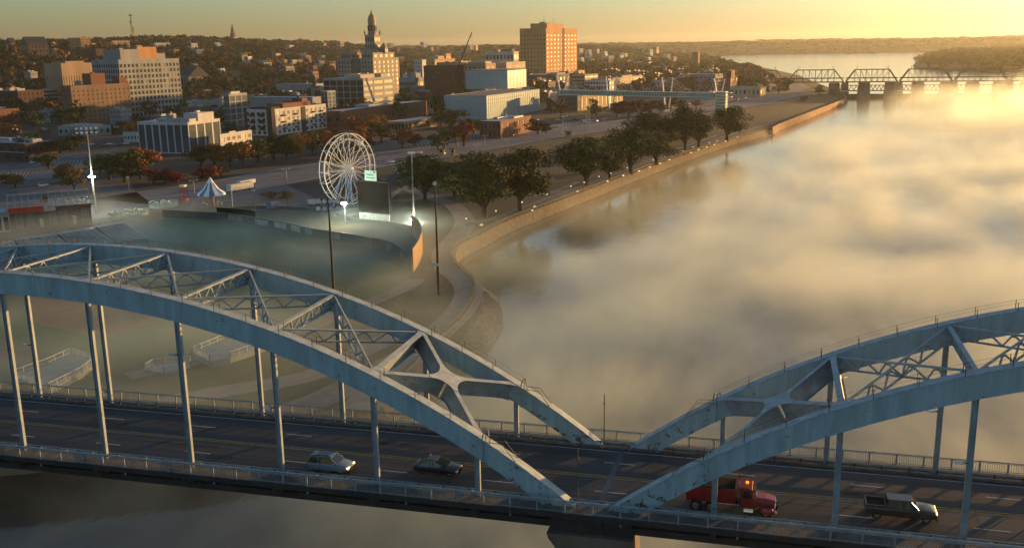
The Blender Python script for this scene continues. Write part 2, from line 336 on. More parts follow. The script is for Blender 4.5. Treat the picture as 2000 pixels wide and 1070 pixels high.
for s in (-1,1):
    for side,v0 in (('near',0.),('far',BW)):
        ns=np.arange(.02 if side=='near' else .02,NMAX[s],.25)
        rib=MB().sweep([ribsec(s,n,v0,v0+AWD,0,ADP) for n in ns])
        rib=fix_normals(bb(rib,'arch_rib',m_rusty if False else m_steel))
        # top and bottom flanges proud of the box
        fl=MB().sweep([ribsec(s,n,v0-.09,v0+AWD+.09,ADP,ADP+.07) for n in ns]); fix_normals(bb(fl,'top_flange',m_steel_top,rib)).location=(0,0,0)
        fb=MB().sweep([ribsec(s,n,v0-.07,v0+AWD+.07,-.07,0) for n in ns]); fix_normals(bb(fb,'bottom_flange',m_steel,rib))
        for n in np.arange(.93,NMAX[s]-.3,1.5):               # splice plates
            for vv in (v0-.03,v0+AWD): fix_normals(bb(MB().sweep([ribsec(s,n+d,vv,vv+.03,.12,ADP-.12) for d in (0,.06)]),'splice_plate',m_steel,rib))
        # access handrail: posts and wires along the top of the rib
        ps=MB(); hr=MB(); last={}
        for k,n in enumerate(np.arange(.9,NMAX[s],.333)):
            u=bu(s,n); z=ab(s,n)+ADP+.07
            for vv in (v0-.02,v0+AWD+.02):
                if vv<v0 and k%2: pass
                lean=-s*.12
                ps.bar((u,vv,z-.05),(u+lean*0,vv,z+.78),.055,.055)
                if vv in last: hr.bar(last[vv],(u,vv,z+.74),.018,.018)
                last[vv]=(u,vv,z+.74)
        n=.62; u=bu(s,n); z=ab(s,n)+ADP
        for vv in (v0,v0+AWD): ps.bar((u,vv,z),(bu(s,.75),vv,ab(s,.75)+ADP+.85),.05,.05); ps.bar((bu(s,.9),vv,ab(s,.9)+ADP),(bu(s,.75),vv,ab(s,.75)+ADP+.85),.05,.05)
        bb(ps,'handrail_posts' if False else 'handrail_post',m_post,rib,kind='stuff'); bb(hr,'handrail_wire',m_post,rib)
        # hangers
        for i in range(1,12 if s<0 else 7):
            if i>NMAX[s]: continue
            u=bu(s,i); vc=v0+AWD/2; h=MB()
            zt=ab(s,i)+.05; zb=-1.3+dz(u)
            h.box(u-.23,u+.23,vc-.03,vc+.03,zb,zt)
            h.box(u-.24,u-.2,vc-.17,vc+.17,zb,zt); h.box(u+.2,u+.24,vc-.17,vc+.17,zb,zt)
            bb(h,'hanger',m_steel2)
# pipe loops over the rib near the springing
for s in (-1,1):
    for v0 in (0,BW):
        n=.93; u=bu(s,n); z=ab(s,n); c=MB()
        pts=[(u,v0-.12,z-.1),(u,v0-.12,z+ADP+.3),(u+.1,v0+.1,z+ADP+.75),(u+.35,v0+.45,z+ADP+.85),(u+.4,v0+.6,z+ADP+.2)]
        for a,b in zip(pts[:-1],pts[1:]): c.tube(a,b,.07,n=6)
        bb(c,'cable_conduit',m_steel_top)
# lateral bracing
VI,VO=AWD,BW
def top(s,n,v,dd=0): return Vector((bu(s,n),v,ab(s,n)+ADP-.12+dd))
def up_normal(s,n):
    t=Vector((bu(s,n+.05)-bu(s,n-.05),0,ab(s,n+.05)-ab(s,n-.05))).normalized(); u=Vector((-t.z,0,t.x)); return u if u.z>0 else -u
def truss(a,b,dn,depth,w=.26,k=6,name='lateral_truss'):
    mb=MB(); a2,b2=a-dn*depth,b-dn*depth
    mb.bar(a,b,w,.16,dn); mb.bar(a2,b2,w,.14,dn)
    for i in range(k):
        p=a.lerp(b,(i+.5)/k); q0=a2.lerp(b2,i/k); q1=a2.lerp(b2,(i+1)/k)
        mb.bar(q0,p,.15,.12,dn); mb.bar(p,q1,.15,.12,dn)
        gp=dn*.16
        mb.bar(p-gp-(b-a).normalized()*.22,p-gp+(b-a).normalized()*.22,.06,.26,dn)
    bb(mb,name,m_steel2)
for s in (-1,1):
    N=11 if s<0 else 7
    for n in range(3,N-1):
        dn=up_normal(s,n); truss(top(s,n,VI),top(s,n,VO),dn,ADP*.78,w=.36,k=6,name='cross_truss')
    for n in range(2,N-2):
        dn=up_normal(s,n+.5)
        a,b=top(s,n,VI),top(s,n+1,VO); c,d=top(s,n,VO),top(s,n+1,VI)
        truss(a,b,dn,1.25,w=.18,k=6); truss(c,d,dn,1.25,w=.18,k=6)
    # portal: solid strut at panel 2, solid X in panels 1-2 with rounded web ends
    def girder(a,b,dn,depth,mb,w=.5):
        ax=(b-a).normalized()
        side=ax.cross(dn).normalized()
        L_=(b-a).length; K=14; ring=[]
        for i in range(K+1):
            t=i/K; p=a.lerp(b,t); e=min(t,1-t)*L_
            dd=depth*(1.0 if e>2.2 else 1+(.30 if t>.5 else .06)*(1-e/2.2)**2)
            ww=w*(1 if e>1.6 else 1+.9*(1-e/1.6)**2)
            ring.append((p,dd,ww))
        fs=[];  # web
        mb.sweep([[tuple(p-side*.03),tuple(p+side*.03),tuple(p+side*.03-dn*dd),tuple(p-side*.03-dn*dd)] for p,dd,ww in ring])
        mb.sweep([[tuple(p-side*ww/2+dn*.03),tuple(p+side*ww/2+dn*.03),tuple(p+side*ww/2-dn*.04),tuple(p-side*ww/2-dn*.04)] for p,dd,ww in ring])
        mb.sweep([[tuple(p-side*ww/2-dn*(dd-.04)),tuple(p+side*ww/2-dn*(dd-.04)),tuple(p+side*ww/2-dn*dd*1.0),tuple(p-side*ww/2-dn*dd)] for p,dd,ww in ring])
        for t in (.3,.7):
            p=a.lerp(b,t); mb.bar(p,p-dn*depth*.97,.04,.36,ax)
    dn=up_normal(s,2); mb=MB(); girder(top(s,2,VI,.1),top(s,2,VO,.1),dn,1.9,mb,.55); fix_normals(bb(mb,'portal_strut',m_steel2))
    dn=up_normal(s,1.5); ctr=(top(s,1,VI,.1)+top(s,2,VO,.1)+top(s,1,VO,.1)+top(s,2,VI,.1))/4
    for q in (top(s,1,VI,.1),top(s,2,VI,.1),top(s,1,VO,.1),top(s,2,VO,.1)):
        mb=MB(); girder(q,ctr+(q-ctr).normalized()*.25,dn,1.75,mb,.5); fix_normals(bb(mb,'portal_arm',m_steel2))
    # rounded gusset plate in the middle of the X
    gs=[]
    corners=sorted([top(s,1,VI,.1),top(s,2,VI,.1),top(s,1,VO,.1),top(s,2,VO,.1)],key=lambda q: math.atan2(q.y-ctr.y,q.x-ctr.x))
    for i,q in enumerate(corners):
        d1=(q-ctr).normalized(); d2=(corners[(i+1)%4]-ctr).normalized()
        side=(d1.cross(dn)).normalized(); side=side if side.dot(d2)>0 else -side
        side2=(d2.cross(dn)).normalized(); side2=side2 if side2.dot(d1)>0 else -side2
        A=ctr+d1*2.3+side*.25; B=ctr+d2*2.3+side2*.25; M=ctr+(d1*.25+side*.25+d2*.25+side2*.25)
        for j in range(7):
            t=j/7 ; gs.append(A*(1-t)**2+M*2*t*(1-t)+B*t*t)
        gs.append(B)
    g=MB(); n_=len(gs); vs=[tuple(p+dn*.07) for p in gs]+[tuple(p+dn*.035) for p in gs]+[tuple(ctr+dn*.07)]
    g.add(vs,[(i,(i+1)%n_,2*n_) for i in range(n_)]+[(i,i+n_,(i+1)%n_+n_,(i+1)%n_) for i in range(n_)]); bb(g,'gusset_plate',m_steel_top)
# deck
U0_,U1_=-118,64
us=list(np.arange(U0_,U1_+1,4.))
def strip(v0,v1,z0,z1,name,m,u0=U0_,u1=U1_,parent=bridge,**k):
    uu=[u0]+[u for u in us if u0<u<u1]+[u1]
    mb=MB().sweep([[(u,v0,z0+dz(u)),(u,v1,z0+dz(u)),(u,v1,z1+dz(u)),(u,v0,z1+dz(u))] for u in uu])
    return fix_normals(bb(mb,name,m,parent,**k))
RZ=-.85
deck=strip(1.05,BW-.1,-1.35,RZ,'roadway_deck',m_road)
strip(.62,1.0,-1.3,-.62,'kerb',m_walk,parent=deck); strip(BW-.05,BW+.3,-1.3,-.6,'kerb',m_walk,parent=deck)
strip(-1.35,.61,-1.05,-.64,'sidewalk',m_walk,parent=deck); strip(BW+.9,BW+1.75,-1.05,-.64,'sidewalk',m_walk,parent=deck)
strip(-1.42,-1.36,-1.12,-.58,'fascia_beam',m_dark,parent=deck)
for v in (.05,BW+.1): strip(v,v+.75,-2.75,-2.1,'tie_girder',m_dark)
# floor beams and brackets under the deck
for s in (-1,1):
    for i in range(0,12 if s<0 else 7):
        u=bu(s,i) if i else s*.8
        if u>U1_: continue
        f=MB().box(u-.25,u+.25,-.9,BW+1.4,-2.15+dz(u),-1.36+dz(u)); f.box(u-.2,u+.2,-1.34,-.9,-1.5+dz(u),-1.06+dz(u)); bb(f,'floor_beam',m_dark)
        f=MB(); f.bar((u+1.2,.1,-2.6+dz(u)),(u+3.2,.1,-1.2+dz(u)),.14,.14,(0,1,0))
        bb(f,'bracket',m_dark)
# markings
zt=RZ+.004
def mark(v,w,u0,u1,m,name,parent=deck):
    uu=[u0]+[u for u in us if u0<u<u1]+[u1]; mb=MB(); 
    mb.v=[q for u in uu for q in ((u,v-w/2,zt+dz(u)),(u,v+w/2,zt+dz(u)))]; mb.f=[(2*i,2*i+2,2*i+3,2*i+1) for i in range(len(uu)-1)]; return bb(mb,name,m,parent)
mark(7.2,.17,U0_,U1_,m_yel,'centre_line'); mark(7.62,.17,U0_,U1_,m_yel,'centre_line')
mark(BW-.75,.12,U0_,U1_,m_white,'edge_line'); 
for k in range(-10,7):
    mark(4.15,.13,-22.2+k*10.9,-19.2+k*10.9,m_white,'lane_dash'); mark(10.75,.13,-35.7+k*11.7,-32.7+k*11.7,m_white,'lane_dash')
# expansion joints and tar seams
j=MB(); j.v=[(.2,1.06,RZ+.006),(.75,1.06,RZ+.006),(.95,BW-.15,RZ+.006),(.45,BW-.15,RZ+.006)]; j.f=[(0,1,2,3)]; bb(j,'expansion_joint',mat('joint_steel',(.03,.045,.07),.5),deck)
m_tar=mat('tar_seam',(.012,.012,.012),.6)
for u in (-51.5,-14.5,33.,-80.):
    j=MB(); z=RZ+.007+dz(u); j.v=[(u,1.06,z),(u+.1,1.06,z),(u+.1,BW-.15,z),(u,BW-.15,z)]; j.f=[(0,1,2,3)]; bb(j,'expansion_joint',m_tar,deck)
m_patch=mat('asphalt_patch',(.024,.026,.028),.9,scale=1.5,var=.3)
for pu,pv,pl_,pw in ((-60,9,5,1.4),(-41,3,3,1.1),(-27,10,7,1.2),(-8,4.9,2.5,1.5),(9,11,4,1.2),(22,8.5,6,1.1),(38,2.6,4,1.2),(-50,5.5,9,.5),(14,5.4,12,.4),(-70,2.5,6,1)):
    q=MB(); z=RZ+.005+dz(pu); z2=RZ+.005+dz(pu+pl_); q.v=[(pu,pv,z),(pu+pl_,pv+.1,z2),(pu+pl_-.2,pv+pw,z2),(pu+.1,pv+pw-.1,z)]; q.f=[(0,1,2,3)]; bb(q,'asphalt_patch',m_patch,deck)
for pu in range(-100,60,17):      # kerb drains
    for vv in (1.25,BW-.45): q=MB().box(pu-.35,pu+.35,vv-.18,vv+.18,RZ+dz(pu)-.05,RZ+.012+dz(pu)); bb(q,'drain_grate',m_dark,deck)
# railings
def railing(v,dirn,u0,u1,parent_name='pedestrian_railing'):
    zb=-.64; H=1.12
    r=MB()
    uu=[u0]+[u for u in us if u0<u<u1]+[u1]
    for h0,h1,w in ((H-.09,H,.1),(H-.2,H-.15,.05),(.12,.18,.05)):
        r.sweep([[(u,v-w/2,zb+h0+dz(u)),(u,v+w/2,zb+h0+dz(u)),(u,v+w/2,zb+h1+dz(u)),(u,v-w/2,zb+h1+dz(u))] for u in uu])
    ro=fix_normals(bb(r,parent_name,m_rail))
    k=0; u=u0
    while u<=u1:
        p=MB(); z=zb+dz(u); lo=-.42 if dirn<0 else -.05
        if dirn<0 and k%4==1: lo=-.75
        p.box(u-.07,u+.07,v+dirn*.055-.05,v+dirn*.055+.05,z+lo,z+H-.02); bb(p,'railing_post',m_rail,ro); u+=2.507; k+=1
    b=MB(); u=u0
    while u<u1:
        z=zb+dz(u)
        b.box(u-.014,u+.014,v-.014,v+.014,z+.15,z+H-.15); u+=.209
    bb(b,'baluster',mat('baluster_steel',(.07,.09,.10),.6),ro,kind='stuff')
    if dirn<0:     # pipe run clipped under the near handrail
        q=MB()
        for a,c in zip(uu[:-1],uu[1:]): q.tube((a,v+.16,zb+H+.02+dz(a)),(c,v+.16,zb+H+.02+dz(c)),.05,n=6,cap=False)
        for uc in np.arange(u0,u1,3.1): q.box(uc-.1,uc+.1,v+.08,v+.24,zb+H-.02+dz(uc),zb+H+.1+dz(uc))
        bb(q,'conduit',m_steel_top,ro)
railing(-1.28,-1,-110,62); railing(BW+1.65,1,-118,64)
# crash barrier inside the arches
for v,nm in ((.8,'near'),(BW+.12,'far')):
    g=strip(v-.04,v+.04,-.36,-.16,'guard_rail',m_rail); p=MB()
    for u in np.arange(U0_+1,U1_,2.507): p.box(u-.06,u+.06,v-.1,v+.06,-.64+dz(u),-.2+dz(u))
    bb(p,'guard_post',m_dark,g,kind='stuff')
# pier
pm=mat('pier_concrete',(.16,.12,.09),.9,scale=.4,var=.3,detail=8,streak=True)
def pier_col(v0,v1):
    prof=[(-3.9,-2.8),(3.9,-2.8),(3.7,-3.4),(2.9,-4.4),(2.35,-6),(2.2,-8),(2.5,-22.5),(-2.5,-22.5),(-2.2,-8),(-2.35,-6),(-2.9,-4.4),(-3.7,-3.4)]
    mb=MB(); n=len(prof); mb.v=[(x,v0,z) for x,z in prof]+[(x,v1,z) for x,z in prof]
    mb.f=[tuple(range(n)),tuple(range(2*n-1,n-1,-1))]+[(i,i+n,(i+1)%n+n,(i+1)%n) for i in range(n)]; return mb
for a,b in ((-1.2,2.6),(BW-1.2,BW+2.6)): fix_normals(bb(pier_col(a,b),'bridge_pier',pm))
bb(MB().box(-1.5,1.5,2.6,BW-1.2,-7,-3),'pier_crossbeam',pm)
bb(MB().box(-3.6,3.6,-.6,1.6,-2.79,-1.2),'bearing_block',m_dark)
# lamps clamped to hangers, stub poles at the pier
m_pole=mat('lamp_pole_metal',(.09,.085,.08),.6)
m_lamp_head=mat('lamp_head_white',(.6,.6,.58),.4)
for s,i,v in ((-1,7,BW),(-1,6,BW),(-1,4,0),(-1,3,0),(1,3,BW),(1,3,0)):
    u=bu(s,i); 
    hh={(-1,7,BW):3.2,(-1,6,BW):.9,(-1,4,0):4.7,(-1,3,0):3.3,(1,3,BW):5.5,(1,3,0):4.6}[(s,i,v)]
    tx,ty={(-1,7,BW):(50,673),(-1,6,BW):(200,765),(-1,4,0):(338,692),(-1,3,0):(546,797),(1,3,BW):(1842,804),(1,3,0):(1889,904)}[(s,i,v)]; dd_=Fw+Rc*(tx-1000)/FPX+Uc*(535-ty)/FPX; hh=float((CP+dd_*((v+.5-CP[1])/dd_[1]))[2])
    vin=v+AWD/2; l=MB(); l.bar((u-.2,vin,hh),(u-.6,vin-.2,hh+.12),.12,.12); l=bb(l,'lamp_arm',m_pole)
    q=MB(); q.cbox((u-.85,vin-.3,hh+.1),(.75,.28,.13),R(-20)); bb(q,'lamp_head',m_lamp_head,l)
# ---------------------------------------------------------------- sheets on the ground: roads, lots, lawns, paths
_lift=[0]
def sheet(name,px,m,lift=1,world=False,closed=True):
    pts=[(p if world else un(p[0],p[1])) for p in px]
    return tri_sheet(name,pts,-18+.012*lift,m)
def ribbon(name,px,w,m,lift=2,smooth=True):
    pts=[un(*p) for p in px]; 
    if smooth: pts=catmull(pts,6)
    L_=[];R_=[]
    for i,p in enumerate(pts):
        d=pts[min(i+1,len(pts)-1)]-pts[max(i-1,0)]; d.z=0; d.normalize(); n=Vector((d.y,-d.x,0)); L_.append(p-n*w/2); R_.append(p+n*w/2)
    z=-18+.012*lift; mb=MB(); n=len(pts); mb.v=[(p.x,p.y,z) for p in L_]+[(p.x,p.y,z) for p in R_]; mb.f=[(i,n+i,n+i+1,i+1) for i in range(n-1)]
    return mb.build(name,m,kind='structure')
m_path=mat('pale_path',(.17,.15,.125),.9,scale=.4,var=.2,detail=7)
m_road2=mat('road_asphalt',(.12,.125,.135),.85,scale=.15,var=.22,detail=8)
m_line=mat('paint_lines',(.45,.44,.40),.7,scale=2,var=.2)
m_park=mat('park_grass',(.085,.055,.02),.95,scale=.08,col2=(.04,.045,.015),detail=9)
m_turf=mat('ball_field_turf',(.055,.10,.05),.95,scale=.05,col2=(.05,.09,.035),detail=7)
m_clay=mat('infield_clay',(.17,.085,.05),.95,scale=.3,var=.2)
m_brownfield=mat('dry_grass',(.13,.07,.026),.95,scale=.06,col2=(.075,.055,.022),detail=9)
# park between the road and the river wall
sheet('park_lawn',[(770,345),(800,320),(930,303),(1070,277),(1160,262),(1300,241),(1420,219),(1500,204),(1600,183),(1640,192),(1524,238),(1498,252),(1400,280),(1252,332),(1126,380),(1000,428),(940,457),(915,466),(905,440),(890,410),(840,395),(780,400)],m_park,1)
sheet('park_point',[(1440,218),(1500,204),(1600,184),(1644,192),(1524,237),(1502,250),(1450,262),(1400,240)],m_brownfield,2)
sheet('ball_field',[(0,560),(60,500),(200,480),(290,440),(330,420),(430,432),(610,458),(700,478),(800,505),(810,522),(790,550),(740,580),(640,630),(450,700),(200,700),(0,680)],m_turf,1)
sheet('warning_track',[(290,440),(320,418),(430,424),(610,450),(700,468),(800,494),(812,520),(800,505),(700,478),(610,458),(430,432),(330,424)],m_clay,2)
sheet('infield',[(60,575),(180,540),(300,565),(330,620),(200,660),(60,630)],m_clay,2)
sheet('outfield_berm',[(430,424),(500,412),(640,418),(705,436),(800,440),(822,452),(812,470),(805,490),(700,462),(610,446)],m_park,3)
sheet('foul_lawn',[(760,590),(830,560),(870,565),(878,600),(850,640),(800,690),(740,650)],m_park,3)
m_lawn2=mat('damp_lawn',(.028,.045,.02),.95,scale=.09,col2=(.05,.06,.024),detail=9)
sheet('lower_lawn',[(-60,700),(200,700),(500,690),(700,640),(800,640),(780,700),(720,770),(600,835),(350,880),(0,915),(-60,915)],m_lawn2,2)
ribbon('riverwalk_path',[(790,366),(850,388),(886,402),(908,432),(893,462),(868,492),(872,520),(905,548),(915,575),(895,612),(850,655),(780,720),(700,800)],7,m_path,4)
ribbon('levee_path',[(905,440),(960,428),(1030,402),(1126,368),(1252,322),(1400,272),(1490,246)],3.5,m_path,4)
ribbon('outfield_path',[(812,545),(790,562),(700,600),(560,655),(380,705),(250,735)],5,m_path,5)
ribbon('lower_path',[(800,640),(700,690),(600,735),(430,765),(250,800)],6,m_path,4)
ribbon('lower_path',[(820,680),(700,745),(600,790),(500,820)],7,m_path,5)
ribbon('park_path',[(640,402),(720,420),(790,366),(900,340),(1000,370),(1060,380),(1130,355)],3,m_path,5)
ribbon('park_path',[(1060,380),(1110,372),(1180,350),(1300,300),(1400,265)],2.2,m_path,6)
# river drive and the lots
sheet('river_drive',[(180,388),(300,370),(420,352),(500,337),(620,318),(750,297),(870,282),(1000,262),(1150,243),(1300,222),(1420,203),(1530,182),(1560,176),(1590,180),(1500,203),(1420,217),(1300,238),(1160,259),(1060,274),(920,299),(800,317),(640,345),(500,372),(430,384),(300,400)],m_road2,3)
sheet('east_parking_lot',[(760,275),(880,262),(960,258),(1100,240),(1200,228),(1290,212),(1400,196),(1420,201),(1300,218),(1150,239),(1000,257),(870,277),(750,292),(690,300)],m_asph,2)
sheet('west_parking_lot',[(0,310),(60,300),(170,297),(262,296),(262,320),(180,342),(90,360),(0,372)],m_asph,2)
sheet('fairground_plaza',[(0,372),(90,362),(250,345),(262,372),(300,400),(430,384),(500,372),(560,362),(600,380),(640,402),(600,415),(500,412),(430,414),(320,412),(230,425),(0,440)],mat('plaza_paving',(.10,.10,.11),.9,scale=.2,var=.2,detail=8),3)
sheet('lower_lot',[(770,345),(760,300),(800,300),(930,300),(800,320)],m_asph,2)
sheet('north_lot',[(1280,200),(1400,190),(1500,165),(1560,160),(1585,172),(1500,190),(1400,200)],mat('rail_yard_gravel',(.16,.14,.125),.95,scale=.1,var=.3,detail=8),4)
for px in ([(430,353),(500,338),(620,319),(750,298),(870,283),(1000,263),(1150,244),(1300,223),(1420,204)],[(300,399),(430,383),(500,371),(640,344),(800,316),(920,298),(1060,273),(1160,258),(1300,237)]):
    ribbon('road_edge_line',px,.5,m_line,6,False)
ribbon('road_centre_line',[(300,386),(430,368),(500,355),(640,331),(800,305),(1000,274),(1150,251),(1300,230),(1420,211)],.3,m_yel,6,False)
def lot_lines(quad,n,rows=1):     # parking bay lines inside a quad of pixels
    a,b,c,d=[un(*q) for q in quad]; mb=MB(); z=-17.93
    for i in range(n+1):
        t=i/n; p=a.lerp(b,t); q=d.lerp(c,t)
        for r in range(rows):
            s0=p.lerp(q,(r+.15)/rows); s1=p.lerp(q,(r+.75)/rows); u=(s1-s0).normalized(); w=Vector((u.y,-u.x,0))*.12
            mb.add([(s0.x-w.x,s0.y-w.y,z),(s0.x+w.x,s0.y+w.y,z),(s1.x+w.x,s1.y+w.y,z),(s1.x-w.x,s1.y-w.y,z)],[(0,1,2,3)])
    return mb.build('parking_lines',m_line,kind='structure')
lot_lines([(90,300),(262,298),(258,318),(60,330)],26,2)
lot_lines([(780,276),(1080,243),(1090,258),(800,290)],46,2)
lot_lines([(1100,238),(1380,200),(1390,206),(1110,248)],50,1)
lot_lines([(0,335),(170,325),(110,352),(0,365)],20,1)
# rocks of the bank below the path
m_rock=mat('bank_rock',(.085,.07,.055),.95,scale=.8,var=.5,detail=8,island=.35)
rk=MB(); rnd=random.Random(3)
for i in range(1500):
    t=rnd.random(); 
    base=un(930-70*max(0,t-.35)*1.4-0,560+t*125); off=rnd.random()**1.2*5.5
    d=Vector((.93,-.2,0)); p=base+d*(1.5+off); z=-18.7-off*.66; r=rnd.uniform(.35,1.0)
    rk.lathe([(0.01,-r),(r*.9,-r*.3),(r*.8,r*.3),(.01,r*.6)],(p.x,p.y,z),5)
rk.build('riprap_bank',m_rock,kind='stuff')
bk=MB(); pts=[un(935,545),un(936,575),un(920,615),un(890,650),un(850,685),un(800,740)]
bk.sweep([[(p.x-2,p.y,-18.05),(p.x+6.5,p.y-2,-22.6),(p.x+6.5,p.y-2,-24),(p.x-2,p.y,-24)] for p in pts]); fix_normals(bk.build('river_bank',m_rock,kind='structure'))
# ---------------------------------------------------------------- buildings
m_glassd=mat('window_glass_dark',(.008,.012,.017),.35,var=.4,scale=.2,spec=.12)
m_glassw=mat('window_glass_warm_blind',(.10,.085,.06),.4,var=.5,scale=.3)
m_glassb=mat('window_glass_blue',(.03,.06,.09),.12,var=.3,scale=.1,spec=.7)
m_litwin=mat('lit_window',(.8,.6,.3),.5,emis=(1,.72,.35),estr=1.2)
m_roofg=mat('flat_roof_grey',(.12,.12,.125),.9,scale=.25,var=.3,detail=8)
m_roofw=mat('flat_roof_white',(.42,.46,.48),.7,scale=.2,var=.15,detail=8)
m_roofd=mat('flat_roof_dark',(.05,.05,.05),.9,scale=.25,var=.35,detail=8)
m_unit=mat('roof_unit_metal',(.3,.3,.3),.6,scale=.8,var=.3)
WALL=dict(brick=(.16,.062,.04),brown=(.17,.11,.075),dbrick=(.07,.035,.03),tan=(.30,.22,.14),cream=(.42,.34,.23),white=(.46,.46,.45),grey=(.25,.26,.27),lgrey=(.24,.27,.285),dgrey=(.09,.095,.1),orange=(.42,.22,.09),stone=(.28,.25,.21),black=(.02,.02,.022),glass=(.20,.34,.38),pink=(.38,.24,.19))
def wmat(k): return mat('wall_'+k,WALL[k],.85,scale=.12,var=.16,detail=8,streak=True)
def solve(f,lo,hi):
    for _ in range(40):
        m=(lo+hi)/2
        if f(m): lo=m
        else: hi=m
    return lo
NB=[0]
PIN=[None]
def building(label,cat,xL,xC,xR,yT,yB,th,wall,cf,cr,rows,wf=.5,hf=.55,glass=None,roof=None,units=(),z0=-18.,name='office_building',group=None,wallR=None,top=.06,base=.0,lit=0,gable=0,nowin=False,maxd=60,hfF=None):
    hfF=hfF or hf
    th=R(th); c=un(xC,yB,z0) if PIN[0] is None else PIN[0].copy(); z0=c.z; l=Vector((-math.cos(th),math.sin(th),0)); r=Vector((math.sin(th),math.cos(th),0))
    H=solve(lambda h: pr((c.x,c.y,z0+h))[1]>yT,.5,150)
    wl=solve(lambda w: pr(c+l*w+Vector((0,0,H)))[0]>xL,1,150); wr=solve(lambda w: pr(c+r*w+Vector((0,0,H)))[0]<xR,1,maxd)
    o=thing(name,label,cat,(c.x,c.y,z0),-th,group)
    wm=wmat(wall); gm=glass or m_glassd; T=.35
    if nowin: cf=cr=0
    core=MB().box(-wl+.0,-T,T,wr,-2,H-.25); 
    core.build('wall',wm,o)
    yb=H*base; yt=H*(1-top)
    lat=MB()
    def cell(n,i,W): return W*i/n,W*(i+1)/n
    ch=(yt-yb)/max(1,rows)
    wins=[]
    if cf and rows:
        cw=wl/cf; pw=cw*(1-wf)
        for i in range(cf+1):
            x=-wl+i*cw; a,b=max(-wl,x-pw/2),min(0,x+pw/2); lat.box(a,b,0,T+.02,yb,yt)
        for j in range(rows+1):
            z=yb+j*ch; h=ch*(1-hfF)/2; lat.box(-wl+.01,-.01,.05,T+.02,max(0,z-h),min(yt,z+h))
        for i in range(cf):
            for j in range(rows): wins.append(('f',-wl+(i+.5)*cw,.22,yb+(j+.5)*ch,cw*wf+.04,ch*hfF+.04))
    else: lat.box(-wl,0,0,T+.02,0,yt)
    if cr and rows:
        cw=wr/cr; pw=cw*(1-wf)
        for i in range(cr+1):
            y=i*cw; a,b=max(.06,y-pw/2),min(wr,y+pw/2); lat.box(-T-.02,0 if i else -.003,a,b,yb,yt)
        for j in range(rows+1):
            z=yb+j*ch; h=ch*(1-hf)/2; lat.box(-T-.02,-.05,.07,wr-.01,max(0,z-h),min(yt,z+h))
        for i in range(cr):
            for j in range(rows): wins.append(('r',-.22,(i+.5)*cw,yb+(j+.5)*ch,cw*wf+.04,ch*hf+.04))
    else: lat.box(-T-.02,-.004,.02,wr,0,yt)
    if base: lat.box(-wl,0.,.03,T+.02,0,yb); lat.box(-T-.02,-.03,.04,wr,0,yb)
    lat.build('facade',wmat(wallR) if wallR else wm,o)
    # windows: first hundred as parts, the rest one part
    if wins:
        ms={}
        fw=[w for w in wins if w[0]=='f']; rw=[w for w in wins if w[0]=='r']
        if len(wins)>100:
            kf=min(len(fw),max(20,100-len(rw))) ; kr=100-kf
            fw.sort(key=lambda w:-w[3]); rw.sort(key=lambda w:-w[3]); indiv=fw[:kf]+rw[:kr]; rest=fw[kf:]+rw[kr:]
        else: indiv,rest=wins,[]
        rr=random.Random(NB[0]); NB[0]+=1
        for w in indiv:
            k=rr.random(); kind='lit' if k<lit else ('blind' if k<lit+.12 and not glass else 'std')
            key=(w[0],kind)
            if key not in ms:
                mb=MB(); a,b=w[4]/2,w[5]/2
                if w[0]=='f': mb.box(-a,a,-.03,.03,-b,b)
                else: mb.box(-.03,.03,-a,a,-b,b)
                q=mb.build('window',{'lit':m_litwin,'blind':m_glassw,'std':gm}[kind],o); ms[key]=q
            else: q=ms[key].copy(); C.objects.link(q); q.parent=o
            q.location=(w[1],w[2],w[3])
        if rest:
            mb=MB()
            for w in rest:
                a,b=w[4]/2,w[5]/2
                if w[0]=='f': mb.box(w[1]-a,w[1]+a,w[2]-.03,w[2]+.03,w[3]-b,w[3]+b)
                else: mb.box(w[1]-.03,w[1]+.03,w[2]-a,w[2]+a,w[3]-b,w[3]+b)
            mb.build('window',gm,o,kind='stuff')
    rm=roof or m_roofg
    if gable:
        g=MB(); xm=-wl/2; e=.5
        if gable=='y':
            g.sweep([[(-wl-e,y,H*(1-top)-.2),(0+e,y,H*(1-top)-.2),(xm,y,H*(1-top)+wl*.42)] for y in (-e,wr+e)])
        else:
            ym=wr/2; g.sweep([[(x,-e,H*(1-top)-.2),(x,wr+e,H*(1-top)-.2),(x,ym,H*(1-top)+wr*.42)] for x in (-wl-e,e)])
        fix_normals(g.build('roof',rm,o))
    else:
        pt=.3; par=MB()
        par.box(-wl-.06,.06,-.06,pt,yt,H); par.box(-wl-.06,.06,wr-pt,wr+.06,yt,H); par.box(-wl-.06,-wl+pt,pt,wr-pt,yt,H); par.box(-pt,.06,pt,wr-pt,yt,H)
        par.build('parapet',wm,o)
        MB().box(-wl+pt,-pt,pt,wr-pt,H-.6,H-.2).build('roof',rm,o)
        for un_ in units:
            fx0,fx1,fy0,fy1,h=un_[:5]; um=un_[5] if len(un_)>5 else m_unit
            um=wmat(um) if isinstance(um,str) else um
            b_=MB().box(-wl+fx0*wl,-wl+fx1*wl,fy0*wr,fy1*wr,H-.2,H-.2+h); b_.box(-wl+fx0*wl-.15,-wl+fx1*wl+.15,fy0*wr-.15,fy1*wr+.15,H-.2+h,H+h+.0)
            if h>2: b_.box(-wl+(fx0*.7+fx1*.3)*wl,-wl+(fx0*.5+fx1*.5)*wl,(fy0*.6+fy1*.4)*wr,(fy0*.4+fy1*.6)*wr,H+h-.02,H+h+1.1)
            b_.build('roof_unit',um,o)
    o['_w']=wl; o['_d']=wr; o['_h']=H; return o
B=building
